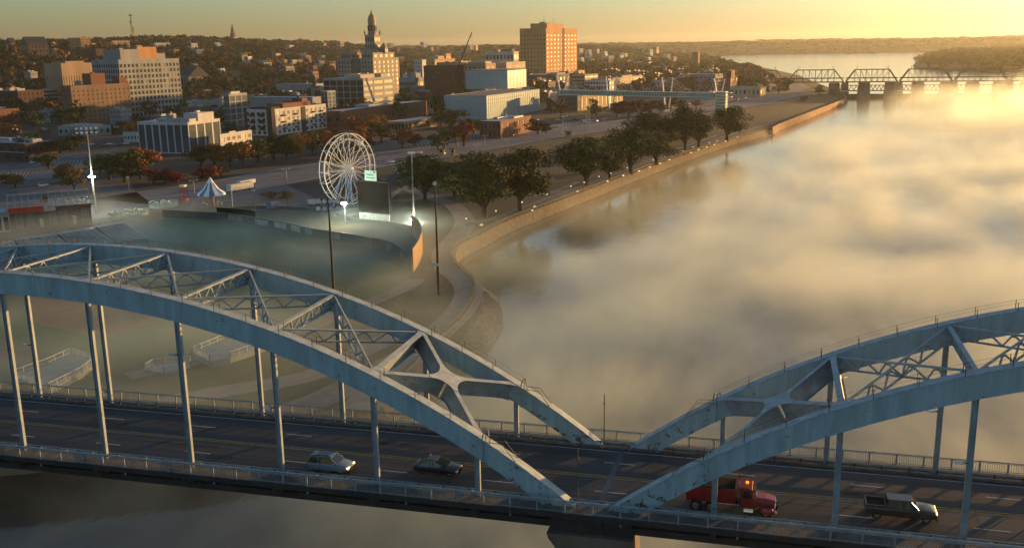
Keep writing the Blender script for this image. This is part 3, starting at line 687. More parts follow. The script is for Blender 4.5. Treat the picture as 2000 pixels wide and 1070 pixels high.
# --- far left and left
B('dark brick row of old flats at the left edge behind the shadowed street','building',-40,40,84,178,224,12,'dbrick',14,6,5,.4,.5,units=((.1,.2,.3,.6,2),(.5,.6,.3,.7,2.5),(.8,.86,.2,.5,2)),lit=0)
B('red brick building with tall pale windows at the left edge','building',-30,4,37,214,252,12,'brick',4,4,3,.3,.55,glass=m_glassw,lit=0,units=((.2,.5,.3,.7,1.5),))
B('striped grey parking deck between the dark flats and the brown brick hotel','parking garage',80,84,119,174,214,12,'grey',2,1,5,.92,.42,roof=m_roofw,name='parking_garage')
B('beige slab block with a heavy top storey, left of the gridded white office block','building',84,129,179,124,212,14,'tan',9,12,1,.25,.7,top=.16,units=((.3,.9,.2,.8,2,'tan'),),name='apartment_block')
B('gridded pale office block with a square window in every bay, widest in the left skyline','building',178,243,349,117,232,13,'lgrey',12,16,10,.62,.6,roof=m_roofd,units=((.35,.98,.05,.36,9,'grey'),(.3,.8,.40,.72,11,'orange'),(.1,.6,.76,.95,5,'grey')),maxd=90)
B('brown brick hotel with a sunlit orange top floor and two rooftop huts','hotel',117,146,253,168,242,12,'brown',4,13,8,.3,.38,units=((.1,.9,.36,.6,9.5,'brick'),(.3,.9,.84,.97,5.5,'brick'),(.2,.3,.2,.3,3.5,'lgrey')),top=.1,lit=0,maxd=90,name='brick_hotel')
B('white office with seven tall dark glass bays, left of the ferris wheel','building',268,372,429,239,301,4,'white',7,4,1,.82,.92,glass=m_glassb,roof=m_roofw,units=((.35,.97,.1,.3,1.6),(.7,.98,.35,.85,4.4,'white'),(.4,.45,.3,.5,4,'grey'),(.1,.3,.4,.6,1.2)),top=.06,maxd=70)
B('low white annex on the right of the tall glass-bay office','annex',426,432,491,263,299,4,'white',1,6,2,.6,.4,roof=m_roofg,units=((.2,.8,.3,.5,.9),),maxd=70)
B('low white flat-roofed shed left of the glass-bay office','shed',240,268,272,259,278,4,'white',4,1,1,.5,.3,name='low_shed',roof=m_roofw)
B('long low hall with a bright white roof and roof ribs behind the dark trees, left','hall',112,168,216,249,268,16,'lgrey',5,4,1,.5,.4,roof=m_roofw,units=((.1,.2,.1,.9,1),(.3,.4,.1,.9,1),(.5,.6,.1,.9,1),(.7,.8,.1,.9,1)),name='low_hall',maxd=70)
B('low brick hall with white roof and a row of roof units at the left edge','hall',-60,52,110,281,306,14,'dbrick',6,5,1,.3,.3,roof=m_roofw,units=((.6,.7,.3,.6,2.2),(.75,.85,.3,.6,2.2),(.9,.97,.3,.6,2),(.2,.5,.4,.7,1.6)),name='brick_hall',maxd=60)
B('small low brick annex in front of the brick hall at the left edge','annex',-60,48,56,299,318,14,'dbrick',5,1,1,.3,.3,roof=m_roofw,name='brick_annex',maxd=14)
B('black and white apartment building with stacked balconies at its dark corner','apartments',478,533,636,214,266,8,'white',5,12,4,.5,.5,roof=m_roofd,units=((.3,.9,.25,.75,3,'brick'),(.5,.9,.6,.7,5.5,'brick'),(.1,.9,.05,.2,1.2,'black')),maxd=80,name='apartment_building')
B('grey concrete parking deck with two dark openings behind the glass-bay office','parking garage',375,436,443,197,243,6,'grey',2,1,2,.4,.3,roof=m_roofg,base=.25,name='parking_garage')
B('slim pale glass stair hall beside the grey parking deck','building',436,452,482,184,248,6,'lgrey',3,3,5,.82,.85,glass=m_glassb,roof=m_roofw,units=((.2,.7,.2,.7,1.5),),name='stair_hall')
B('long pale grey parking deck with a ribbed wall, right behind the black and white apartments','parking garage',484,612,628,190,225,6,'grey',1,1,3,.98,.0,nowin=True,roof=m_roofw,name='parking_garage')
B('glass and white stair tower at the right end of the long grey parking deck','tower',626,642,655,178,226,6,'lgrey',2,2,6,.8,.85,glass=m_glassb,name='stair_tower')
B('columned grey deck with a long white roof edge behind the long parking deck','parking garage',538,618,634,164,190,6,'grey',12,2,1,.75,.6,roof=m_roofw,units=((.0,.6,.8,.95,2.5,'brick'),),top=.35,name='parking_garage')
B('office with dark gridded glass left and banded pale wall right, below the domed tower','building',631,712,768,153,216,8,'lgrey',6,3,5,.88,.5,hfF=.86,glass=m_glassd,roof=m_roofw,units=((.5,.9,.05,.5,3.2,'cream'),(.1,.95,.65,.9,3,'cream')),maxd=70)
B('long brick railway hall with a bright white flat roof behind the ferris wheel','hall',635,668,852,217,250,8,'brick',2,22,1,.3,.25,roof=m_roofw,maxd=140,units=((.05,.95,.3,.62,2.2,'lgrey'),),name='brick_hall')
B('low porch hall with a broad pale roof on posts right of the long brick hall','porch',757,790,852,238,258,8,'tan',5,9,1,.9,.65,roof=m_roofw,name='porch_hall',maxd=90)
B('small brick house with a sunlit orange side below the frosted glass museum','building',936,978,1037,237,271,8,'brick',5,6,2,.3,.45,roof=m_roofw,units=((.2,.4,.3,.5,1.2),(.6,.9,.5,.8,1)),maxd=60,name='brick_building')
# frosted glass museum: tower on a long low block
m_frost=mat('frosted_glass',(.30,.44,.47),.22,scale=.08,var=.12,spec=.6); m_frosty=mat('frosted_glass_low',(.28,.40,.42),.2,scale=.05,var=.12,spec=.7)
museum=B('frosted blue glass museum, its square tower rising behind a long low glass block','museum',867,951,1102,187,235,8,'glass',16,28,6,.93,.9,glass=m_frosty,roof=m_roofg,top=.03,base=.05,maxd=120,name='glass_museum')
def tower_on(par,x0,x1,y0,y1,z0,z1,cf,cr,rows,wall,glass,name='upper_tower',roof=None):
    q=MB().box(x0,x1-.3,y0+.3,y1,z0,z1-.2); q=q.build(name,wmat(wall),par); l=MB(); n1=(x1-x0)/cf; n2=(y1-y0)/cr; hh=(z1-z0)/rows
    for i in range(cf+1): l.box(x0+i*n1-.12,x0+i*n1+.12,y0-.02,y0+.35,z0,z1)
    for i in range(cr+1): l.box(x1-.35,x1+.02,y0+i*n2-.12,y0+i*n2+.12,z0,z1)
    for j in range(rows+1): l.box(x0,x1,y0,y0+.33,z0+j*hh-.12,z0+j*hh+.12); l.box(x1-.33,x1,y0,y1,z0+j*hh-.12,z0+j*hh+.12)
    l.build('mullion',wmat('lgrey'),q); g=MB().box(x0,x1-.12,y0+.12,y0+.2,z0,z1-.3); g.box(x1-.2,x1-.12,y0+.12,y1,z0,z1-.3); g.build('glass_wall',glass,q)
    MB().box(x0-.05,x1-.36,y0+.36,y1+.1,z1-.1,z1+.5).build('roof',roof or m_roofg,q); return q
mw,mdp,mh=museum['_w'],museum['_d'],museum['_h']
_c=un(992,214); _th=-museum.rotation_euler.z; _l=Vector((-math.cos(_th),math.sin(_th),0)); _r=Vector((math.sin(_th),math.cos(_th),0)); _v=_c-museum.location; _cx,_cy=-_v.dot(_l),_v.dot(_r)
_H=solve(lambda h: pr((_c.x,_c.y,-18+h))[1]>138,.5,150); _up=Vector((0,0,_H)); _wl=solve(lambda w: pr(_c+_l*w+_up)[0]>909,1,150); _wr=solve(lambda w: pr(_c+_r*w+_up)[0]<1028,1,90)
tower_on(museum,_cx-_wl,_cx,_cy,_cy+_wr,mh-.5,_H,12,6,9,'glass',m_frost)
_ap=[o for o in C.objects if o.name.startswith('apartment_building')][0]; _w,_d,_h=_ap['_w'],_ap['_d'],_ap['_h']; _bk=wmat('black')
MB().box(-_w*.16,.5,-.5,_d*.05,0,_h+.3).build('black_corner',_bk,_ap); MB().box(-_w-.3,-_w*.93,-.45,.3,0,_h+.2).build('black_corner',_bk,_ap)
MB().box(.02,.3,_d*.52,_d*.6,0,_h*.98).build('black_corner',_bk,_ap)
for _k in range(3):
    for _f in (.36,.72):
        _q=MB().box(-_w*_f-2.2,-_w*_f+2.2,-1.6,0,_h*(.22+_k*.25),_h*(.22+_k*.25)+.2); _q.box(-_w*_f-2.2,-_w*_f+2.2,-1.6,-1.5,_h*(.22+_k*.25)+.2,_h*(.22+_k*.25)+1.2); _q.build('balcony',_bk,_ap); MB().box(-_w*_f-1.9,-_w*_f+1.9,-.12,.1,_h*(.22+_k*.25)+.2,_h*(.22+_k*.25)+2.5).build('balcony_door',m_glassd,_ap)
    for _f in (.2,.42,.75,.9):
        MB().box(0,1.4,_d*_f-1.6,_d*_f+1.6,_h*(.2+_k*.25),_h*(.2+_k*.25)+1.1).build('balcony',_bk,_ap)
# domed bank tower
bt=B('ornate stone bank skyscraper with stepped wings and a domed lantern spire, tallest on the skyline','skyscraper',659,732,779,114,196,9,'stone',12,6,9,.42,.6,roof=m_roofd,top=.05,maxd=70,name='domed_skyscraper')
w_,d_,h_=bt['_w'],bt['_d'],bt['_h']; st=wmat('stone'); mp_=mpp((bt.location.x,bt.location.y,0))
MB().box(-w_*.60,-w_*.36,-.4,6,-1,h_*.99).build('recess_shade_box',wmat('dgrey'),bt)  # dark grey box proud of the front; recess shade is in its colour
def tier(x0,x1,y0,y1,z0,z1,cf,cr,rows,par,name='tower_tier'):
    q=MB().box(x0,x1,y0,y1,z0,z1).build(name,st,par); q2=MB().box(x0-.35,x1+.35,y0-.35,y1+.35,z1,z1+.9).build('cornice',st,q); 
    sx=(x1-x0)/cf; sy=(y1-y0)/cr; sz=(z1-z0)/rows
    for i in range(cf):
        for j in range(rows): MB().box(x0+(i+.3)*sx,x0+(i+.7)*sx,y0-.08,y0+.1,z0+(j+.2)*sz,z0+(j+.75)*sz).build('window',m_glassd,q)
    for i in range(cr):
        for j in range(rows): MB().box(x1-.1,x1+.08,y0+(i+.3)*sy,y0+(i+.7)*sy,z0+(j+.2)*sz,z0+(j+.75)*sz).build('window',m_glassd,q)
    return q
k=mp_
tier(-w_*.92,-w_*.66,3,d_*.8,h_-.5,h_+9*k*1.0,4,4,1,bt); tier(-w_*.34,-1,2,d_*.85,h_-.5,h_+9*k*1.0,4,4,1,bt)
cx,cy=-w_*.30,d_*.42; a=10.8*k
tier(cx-a*1.4,cx+a*1.4,cy-a*1.2,cy+a*1.2,h_-.5,h_+14*k,6,5,1,bt)
tier(cx-a,cx+a,cy-a,cy+a,h_+14*k+.4,h_+43*k,4,4,2,bt)
for sx in (-1,1):
    for sy in (-1,1): MB().lathe([(.9,0),(.9,3),(.2,5.5)],(cx+sx*a,cy+sy*a,h_+43*k+.9),6).build('finial',st,bt)
dm=mat('gilded_dome',(.33,.22,.12),.6,scale=.3,var=.2)
MB().lathe([(a*.84,0),(a*.84,5*k),(a*.72,6*k),(a*.70,23*k),(a*.78,23.5*k),(a*.74,25*k),(a*.72,29*k),(a*.62,34*k),(a*.4,38*k),(a*.2,40*k),(a*.15,41*k),(a*.17,44*k),(.05,47*k)],(cx,cy,h_+43*k+.9),12).build('domed_lantern',dm,bt)
for i in range(8):
    t=i*math.pi/4+.4; MB().cbox((cx+a*.70*math.cos(t),cy+a*.70*math.sin(t),h_+43*k+14*k),(1.3,1.3,11*k),t).build('lantern_window',m_glassd,bt)
cx2,cy2=-3.5*k*1.2,d_*.5
tier(cx2-7*k,cx2+6*k,cy2-6*k,cy2+6*k,h_+9*k,h_+19*k,2,2,1,bt); MB().lathe([(5.5*k,0),(5.5*k,2*k),(3*k,6*k),(.2,9*k)],(cx2,cy2,h_+19*k+.8),8).build('turret_dome',dm,bt)
# brown tower
tw=B('tall tan brick office tower with a painted-dark slot down its sunlit side','skyscraper',1015,1067,1127,55,157,10,'orange',8,9,11,.32,.34,roof=m_roofd,units=((.35,.98,.05,.55,8,'orange'),(.5,.7,.2,.4,11,'lgrey')),top=.1,maxd=190,name='brick_tower')
MB().box(-2,.12,tw['_d']*.5,tw['_d']*.58,0,tw['_h']*1.001).build('slot_shade_strip',wmat('dbrick'),tw)  # dark strip standing proud of the wall, coloured as the slot's shade
for fx,hh in ((.55,14),(.9,10)):
    MB().tube((-tw['_w']*(1-fx),tw['_d']*.3,tw['_h']),(-tw['_w']*(1-fx),tw['_d']*.3,tw['_h']+hh+8),.25,n=5).build('antenna',m_dark,tw)
# --- centre and right downtown
B('dark brown hotel block with a pale arcaded top floor left of the frosted glass museum','hotel',827,889,965,128,198,8,'dbrick',15,4,11,.45,.5,roof=m_roofg,top=.12,wallR=None,units=((.2,.8,.3,.6,3,'tan'),(.7,.95,.3,.8,4,'cream')),maxd=60,name='brown_hotel')
B('beige flank block with few windows joined behind the frosted tower','building',905,950,968,124,196,8,'tan',5,2,8,.25,.45,roof=m_roofw,units=((.1,.9,.2,.8,2,'cream'),),maxd=40)
B('slim white block between the domed skyscraper and the dark brown hotel','building',808,826,832,117,170,8,'white',4,1,7,.4,.5,maxd=30)
B('pale low offices with stacked white roofs between the domed skyscraper and the dark hotel','building',779,812,828,152,196,8,'lgrey',7,2,2,.7,.35,roof=m_roofw,units=((.1,.4,.2,.6,4,'white'),(.5,.9,.3,.8,5,'lgrey')),maxd=50)
B('ribbed grey block with vertical fins below the slim white block','building',780,826,829,168,200,8,'grey',14,1,1,.5,.95,maxd=30)
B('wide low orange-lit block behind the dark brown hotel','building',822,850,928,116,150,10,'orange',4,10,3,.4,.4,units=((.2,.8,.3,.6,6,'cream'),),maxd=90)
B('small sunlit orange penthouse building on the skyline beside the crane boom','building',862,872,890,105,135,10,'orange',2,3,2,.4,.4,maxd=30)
B('white gridded office block just left of the tan tower','building',948,1004,1013,101,150,10,'white',8,2,3,.7,.55,roof=m_roofd,units=((.2,.4,.2,.8,4,'orange'),(.5,.9,.2,.8,5,'dgrey')),maxd=30)
B('cream stone building between the museum tower and the tan tower','building',968,990,1030,122,190,8,'cream',4,6,7,.3,.4,maxd=60)
B('tan banded parking building right of the tan tower','parking garage',1118,1142,1168,146,176,12,'tan',3,3,4,.9,.35,name='parking_garage',maxd=50)
B('small tan building with sunlit flank at the foot of the tan tower','building',1124,1130,1142,138,158,12,'cream',2,2,2,.4,.4,maxd=30)
B('white perforated parking deck left of the yellow sunlit hotel','parking garage',1142,1190,1200,157,184,12,'white',9,2,3,.7,.5,name='parking_garage',units=((.2,.9,.3,.8,1.4),),maxd=40,roof=m_roofd)
B('yellow sunlit hotel block behind the skybridge','hotel',1192,1197,1265,153,182,12,'cream',2,13,4,.4,.5,units=((.1,.9,.3,.65,2,'cream'),),maxd=110,name='yellow_hotel')
B('long low tan stone station with tall windows under the skybridge','station',1132,1134,1220,188,217,12,'tan',2,11,1,.4,.7,roof=m_roofw,maxd=110,name='stone_station')
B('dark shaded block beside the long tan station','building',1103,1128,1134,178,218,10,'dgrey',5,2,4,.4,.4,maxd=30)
B('orange brick block with flags between the museum and the skybridge','building',1030,1042,1076,156,182,10,'brick',3,7,2,.35,.35,units=((.3,.6,.3,.6,2,'brick'),),maxd=60)
B('wide dark low block behind the orange brick block','building',1028,1086,1120,146,176,10,'dgrey',8,4,2,.5,.4,roof=m_roofw,units=((.6,.95,.2,.8,2,'lgrey'),),maxd=50)
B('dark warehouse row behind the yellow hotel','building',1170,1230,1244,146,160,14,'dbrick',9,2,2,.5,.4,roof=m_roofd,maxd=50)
B('brown brick warehouse with sunlit ends behind the right skybridge masts','warehouse',1300,1328,1383,153,182,14,'brick',6,7,3,.35,.45,roof=m_roofd,units=((.3,.6,.55,.8,3,'orange'),),maxd=90)
B('grey blue warehouse with a sunlit right flank behind the last skybridge mast','warehouse',1335,1396,1412,145,178,14,'grey',8,3,3,.3,.3,roof=m_roofg,maxd=60)
B('brick tower house with a square turret near the rail bridge approach','building',1412,1426,1441,150,184,14,'brick',3,3,3,.3,.4,units=((.4,.98,.1,.6,7,'brick'),),maxd=40)
B('long low cream depot beside the rail yard','depot',1426,1484,1497,170,190,20,'cream',7,2,1,.5,.4,roof=m_roofd,maxd=50,name='low_depot')
B('huge pale green-grey shed in the far riverside district','warehouse',1269,1325,1350,131,143,14,'lgrey',2,2,1,.9,.1,nowin=True,roof=m_roofg,maxd=120)
B('white and blue low factory left of the huge pale shed','factory',1226,1255,1274,122,135,14,'white',6,3,1,.5,.3,roof=m_roofw,maxd=90)
B('brown block under the trees left of the white and blue factory','building',1205,1226,1232,118,134,14,'brown',5,1,2,.4,.4,roof=m_roofw,maxd=60)
B('tall hazy grain silo standing against the far river','silo',1352,1363,1367,102,137,14,'brown',2,1,5,.2,.2,maxd=40,name='grain_silo')
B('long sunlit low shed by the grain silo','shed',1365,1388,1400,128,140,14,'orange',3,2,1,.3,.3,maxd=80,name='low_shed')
B('red roofed shed row between the hotel and the brown brick warehouse','shed',1268,1298,1322,168,182,14,'pink',4,3,1,.5,.3,roof=mat('red_roof',(.3,.07,.04),.8),maxd=40,name='low_shed')
B('grey blocks with a round tank behind the shed row','building',1256,1290,1300,158,176,14,'grey',4,2,2,.5,.3,maxd=50)
# --- left middle distance
B('old stone church hall with a steep dark roof right of the gridded office block','church hall',347,372,408,148,190,18,'stone',4,6,2,.35,.6,roof=m_roofd,gable='x',name='stone_hall',maxd=60)
B('pale stone annex with small windows behind the gridded office block','building',372,400,410,150,182,18,'stone',5,2,2,.35,.5,maxd=40)
B('sunlit building with a white framed opening right of the grid block penthouse','building',312,322,343,97,130,13,'cream',1,1,1,.75,.7,glass=m_glassd,maxd=30)
B('brown block with a bright right edge beside the white framed building','building',342,356,366,102,140,13,'brown',3,1,5,.8,.3,maxd=30)
B('long low white flat-roofed block in the trees left of the small orange-lit shop','building',404,432,486,124,144,13,'lgrey',4,8,1,.8,.35,roof=m_roofw,maxd=110)
B('small orange-lit brick shop by the bright red tree','shop',477,486,521,137,156,13,'brick',2,5,2,.4,.4,maxd=60,name='brick_shop')
B('long dark roofed brick row below the low white block','building',410,470,520,157,178,13,'dbrick',8,7,1,.5,.4,roof=m_roofw,maxd=90)
B('wide grey low office roof between the gridded block and parking deck','building',306,372,382,203,222,10,'lgrey',1,1,1,.95,.35,roof=m_roofd,units=((.5,.9,.3,.7,1.5),),maxd=50)
B('low blue-white garage left of the gridded office foot','garage',274,304,310,208,220,10,'lgrey',3,1,1,.8,.4,roof=m_roofw,maxd=20,name='low_garage')
B('small brown sandstone house with pale roof right of the brown hotel foot','house',383,402,424,176,196,12,'brown',3,3,2,.4,.4,maxd=30)
B('grey low shop below the columned deck','shop',404,462,480,172,186,12,'grey',5,2,1,.7,.4,roof=m_roofw,maxd=40)
B('brick block with bright orange roofline left of the columned deck','building',520,535,560,160,176,12,'brick',3,4,2,.4,.4,maxd=40)
# hill buildings
def hillB(*a,**k): 
    # ground height found where the base pixel meets the hill
    PIN[0]=ray_hit(a[3],a[6]+12); PIN[0].z-=1.; a=a[:11]+(a[11]*2,)+a[12:]; o=B(*a,**k); PIN[0]=None; return o
hillB('brown stone school with tall arched windows and a gabled front on the left hill','school',40,58,94,86,108,30,'brown',4,6,2,.35,.55,roof=m_roofd,gable='y',name='stone_school',maxd=70)
hillB('pink brick school block in the trees on the hill left of the mast','building',134,160,176,74,92,25,'orange',6,4,3,.5,.3,maxd=60)
hillB('long sunlit yellow building on the hill right of the pink brick block','building',218,222,253,80,90,25,'cream',1,8,2,.4,.3,maxd=70,roof=m_roofd)
hillB('dark low school roof on the hill behind the beige slab block','building',148,190,204,96,112,20,'dbrick',8,3,2,.4,.3,maxd=60,roof=m_roofg)
hillB('white low roof among the hill trees right of the grid block penthouse','building',300,304,332,84,92,25,'white',1,6,1,.4,.3,maxd=70,roof=m_roofw)
hillB('small dark house at the left edge of the hill','house',10,24,32,84,92,25,'lgrey',3,2,1,.4,.3,maxd=20,roof=m_roofd,gable='y',name='hill_house')
hs=[(467,474,483,103,112),(565,572,580,117,127),(640,646,655,120,132),(545,560,575,130,141),(500,516,530,118,126),(600,612,622,140,152),(380,390,398,96,104),(366,375,386,85,92),(205,212,220,82,90),(92,98,108,82,88),(1208,1212,1219,104,111),(1313,1316,1322,111,119),(1100,1105,1112,120,128),(1260,1266,1272,112,118),(690,697,703,98,104),(740,747,754,106,113),(585,590,597,104,110)]
hl=['sunlit cream','pale gabled']
for i,(a,b_,c_,t_,u_) in enumerate(hs):
    lbl='sunlit cream gabled house low in the hillside trees right of the steeple' if i==0 else 'small pale gabled house half hidden among the hillside trees'
    q=hillB(lbl,'house',a,b_,c_,t_,u_,20,'cream' if i%3==0 else 'white' if i%3==1 else 'pink',2,2,2,.3,.3,roof=m_roofd,gable='y' if i%2 else 'x',maxd=25,name='hillside_house',group=None if i==0 else 'small houses among the hillside trees',top=.2)
rh=random.Random(5)
for i in range(64):
    x=rh.uniform(5,1000) if i<50 else rh.uniform(1130,1330); y=rh.uniform(86,142) if i<50 else rh.uniform(100,125); w=rh.uniform(6,13)*(.75 if y<100 else 1); h=rh.uniform(5,9)*(.75 if y<100 else 1)
    big_=rh.random()<.4
    hillB('small low building among the trees of the hillside behind the town','building',x-w,x,x+w*.8,y-h,y,rh.uniform(5,30),rh.choice(['cream','white','brick','tan','lgrey','brown']),3,3,2,.35,.4,roof=rh.choice([m_roofg,m_roofd,m_roofw]),gable=False if big_ else 'y',top=.1 if big_ else .25,maxd=25,name='hillside_building',group='small buildings among the hillside trees')
# row of townhouses
for i in range(6):
    x=518+i*11; B('grey-blue gabled townhouse in the row left of the domed skyscraper','townhouse',x,x+9,x+12,130+i*.2,146,10,'lgrey',2,1,2,.4,.4,roof=m_roofg,gable='y',maxd=14,name='townhouse',group='townhouses in a row left of the domed skyscraper',top=.15)
# generic low downtown buildings filling the blocks
rr=random.Random(21)
fillpx=[(60,150),(20,160),(300,150),(330,165),(440,152),(455,196),(500,170),(580,176),(610,160),(655,150),(790,145),(1085,162),(1150,140),(1175,134),(1210,142),(1240,150),(1290,146),(1330,140),(1380,146),(1400,150),(1250,175),(1345,188),(1390,190),(1100,140),(1185,150),(1235,138),(1300,160),(1420,150),(120,165),(300,190),(270,196),(560,150),(480,145),(900,150),(850,160),(1170,170),(1060,190),(700,150),(40,232),(70,236),(90,262),(30,262),(140,268),(230,262),(330,232),(450,256)]
for i,(x,y) in enumerate(fillpx):
    w=rr.uniform(12,22); d=rr.uniform(6,16); h=rr.uniform(6,12)*(.6 if y<150 else 1)
    z=-18.
    for _ in range(30): p=un(x,y,z); z=z*.7+gz(p.x,p.y)*.3
    B('low flat-roofed downtown building in the streets between the larger blocks','building',x-w,x,x+d,y-h,y,rr.uniform(5,18),rr.choice(['brick','brown','tan','grey','lgrey','dbrick','stone','cream']),rr.randint(3,6),rr.randint(2,4),rr.randint(1,3),.4,.4,roof=rr.choice([m_roofg,m_roofd,m_roofw]),units=((.2,.4,.3,.6,1.5),(.6,.8,.4,.7,1.2)) ,maxd=45,z0=z,name='low_building',group='low downtown buildings filling the blocks')
# a second pass of low blocks on the street grid
def isblocked(x,y,m):
    for o in C.objects:
        if o.type=='EMPTY' and '_w' in o.keys():
            dx,dy=x-o.location.x,y-o.location.y; th=-o.rotation_euler.z; lx=dx*math.cos(th)-dy*math.sin(th); ly=dx*math.sin(th)+dy*math.cos(th)
            if -o['_w']-m<lx<m and -m<ly<o['_d']+m: return True
    return False
cn_={'brick':'red brick','brown':'brown brick','tan':'tan','grey':'grey','lgrey':'pale grey','dbrick':'dark brick','stone':'stone','cream':'cream','white':'white','dgrey':'dark grey'}; k_=0
for t_ in range(300,1500,52):
    for s_ in range(70,700,44):
        s2=s_+rr.uniform(-9,9); t2=t_+rr.uniform(-8,8); x=-79-s2*.974+t2*.225; y=231+s2*.225+t2*.974
        px,py=pr((x,y,-18)); 
        if not(-60<px<1420) or py>292 or py<112: continue
        if px>560 and py>236: continue
        if px>760 and py>206 : continue
        if px>1120 and py>182: continue
        if py>250 and rr.random()<.5 and px<300: continue
        if isblocked(x,y,13) or rr.random()<.22: continue
        h=rr.choice([6,7,9,11,13,16]) if py<250 else 5; mp1=mpp((x,y,-18)); w=rr.uniform(11,20)/mp1; z=gz(x,y)
        if z>-14: continue
        th=rr.choice([8,10,12]); wk=rr.choice(['brick','brown','tan','grey','lgrey','dbrick','stone','cream','dbrick','dgrey']); rn_,rm_=rr.choice([('grey',m_roofg),('dark',m_roofd),('white',m_roofw)])
        side='left' if px<500 else ('central' if px<1000 else 'right')
        B(f'low {cn_[wk]} building with a flat {rn_} roof among the {side} downtown streets','building',px-w*.8,px,px+w*.6,py-h/mp1*.97,py,th,wk,rr.randint(3,6),rr.randint(3,5),max(1,int(h/3.6)),.4,.45,roof=rm_,units=((.2,.35,.3,.6,1.6),(.6,.8,.4,.7,1.2)) if rr.random()<.7 else ((.5,.7,.2,.5,2.2,'lgrey'),),maxd=26,z0=z,name='low_building',group='low downtown buildings filling the blocks'); k_+=1
print('grid buildings',k_)
# steeple and mast
def at_px(x,yb,yt,z):   # ground point and height
    p=ray_hit(x,yb); p.z-=2; return p,solve(lambda h: pr((p.x,p.y,p.z+h))[1]>yt,.5,260)
p,H=at_px(456,84,47,30)
t=thing('church_steeple','tall pointed dark church steeple rising above the hill trees','steeple',tuple(p)); k=H/35
MB().box(-5*k,5*k,-5*k,5*k,-12,13*k).build('belfry',wmat('stone'),t); MB().lathe([(6.3*k,13*k),(5.2*k,15*k),(.2,35*k)],n=8).build('spire',wmat('brown'),t)
fix_normals(MB().sweep([[(x,-6*k,2*k),(x,6*k,2*k),(x,0,9*k)] for x in (4*k,22*k)]).build('roof',m_roofd,t)); MB().box(4.5*k,21*k,-5*k,5*k,-12,3*k).build('nave',wmat('stone'),t)
p,H=at_px(260,84,29,30); t=thing('lattice_mast','thin lattice radio mast with side antennas on the left skyline','mast',tuple(p)); mm=mat('mast_metal',(.16,.13,.12),.7)
m=MB(); 
for sx in (-1,1):
    for sy in (-1,1): m.bar((sx*2.2,sy*2.2,-8),(sx*1.,sy*1.,H*.93),.7,.7)
for i in range(14):
    z0,z1=H*.93*i/14,H*.93*(i+1)/14; s_=1 if i%2 else -1; a=2.2-1.2*i/14; m.bar((-s_*a,-a,z0),(s_*a,-a,z1),.4,.4); m.bar((a,-s_*a,z0),(a,s_*a,z1),.4,.4)
m.build('lattice',mm,t); MB().box(-5,5,-.6,.6,H*.95,H).build('antenna_bar',mm,t); MB().box(-3,3,-2,2,H*.72,H*.78).build('antenna_drum',mm,t); MB().box(4,7,-1,1,H*.42,H*.6).build('antenna_panel',mm,t); MB().box(5,6,-.5,.5,-8,H*.45).build('side_mast',mm,t)
# crane boom
p=un(868,205); t=thing('crane','black crane boom leaning up and to the right in front of the dark hotel','crane',tuple(p)); 
end=None
zb=solve(lambda h: pr((p.x+4,p.y,-18+h))[1]>186,.5,60)
b0=Vector((0,0,3)); m_=mpp(p); b1=Vector((Rc[0],Rc[1],0))*(57*m_)+Vector((0,0,136*m_))
c=MB(); 
for o_ in (Vector((.6,0,0)),Vector((-.6,0,0)),Vector((0,0,.9))): c.bar(b0+o_,b1+o_*.3,.6,.6)
for i in range(24):
    a=b0.lerp(b1,i/24); b_=b0.lerp(b1,(i+1)/24); s_=1 if i%2 else -1; c.bar(a+Vector((.6*s_,0,0)),b_+Vector((0,0,.8)),.2,.2)
c.build('boom',m_dark,t); MB().box(-3,3,-2,2,1.2,4.2).build('cab',m_dark,t); MB().box(-3.4,3.4,-2.6,2.6,0,1.2).build('crawler_track',m_dark,t); MB().tube(b1,b1+Vector((.3,0,-22)),.09,n=4).build('hoist_rope',m_dark,t)
# ---------------------------------------------------------------- skybridge with its masts
mwht=mat('white_steel',(.72,.70,.66),.45,scale=.5,var=.1); mgt=mat('skybridge_glass',(.16,.27,.22),.25,scale=.15,var=.25,spec=.6)
pA=un(1092,225); pE=un(1408,216)
sk=thing('cable_stayed_skybridge','long glazed pedestrian skybridge hung by cables from pairs of white masts','footbridge',(pA.x,pA.y,-18))
def zat(p,y): return -18+solve(lambda h: pr((p.x,p.y,-18+h))[1]>y,.1,80)
zA,zE=zat(pA,176),zat(pE,182); zA2,zE2=zat(pA,181),zat(pE,191)
dd=(pE-pA).normalized(); nn=Vector((dd.y,-dd.x,0)); Lk=(pE-pA).length; hh=4.0
P=lambda t,off,z: (pA+dd*(Lk*t)+nn*off)+Vector((0,0,z+18))
za=zA-hh/2; ze=zE-hh/2
q=MB().sweep([[tuple(P(t,-1.8,za+(ze-za)*t-hh/2)),tuple(P(t,1.8,za+(ze-za)*t-hh/2)),tuple(P(t,1.8,za+(ze-za)*t+hh/2)),tuple(P(t,-1.8,za+(ze-za)*t+hh/2))] for t in (0,.5,1)]); fix_normals(q.build('glazed_deck',mgt,sk,world=True))
for nm,dz_,h2 in (('roof_edge',hh/2,.45),('floor_edge',-hh/2,.5)):
    q=MB().sweep([[tuple(P(t,-2.1,za+(ze-za)*t+dz_-h2/2)),tuple(P(t,2.1,za+(ze-za)*t+dz_-h2/2)),tuple(P(t,2.1,za+(ze-za)*t+dz_+h2/2)),tuple(P(t,-2.1,za+(ze-za)*t+dz_+h2/2))] for t in (0,1)]); fix_normals(q.build(nm,mwht,sk,world=True))
q=MB()
for i in range(60): 
    t=(i+.5)/60; q.bar(P(t,1.86,za+(ze-za)*t-hh/2),P(t,1.86,za+(ze-za)*t+hh/2),.16,.12)
q.build('window_mullion',mwht,sk,world=True,kind='stuff')
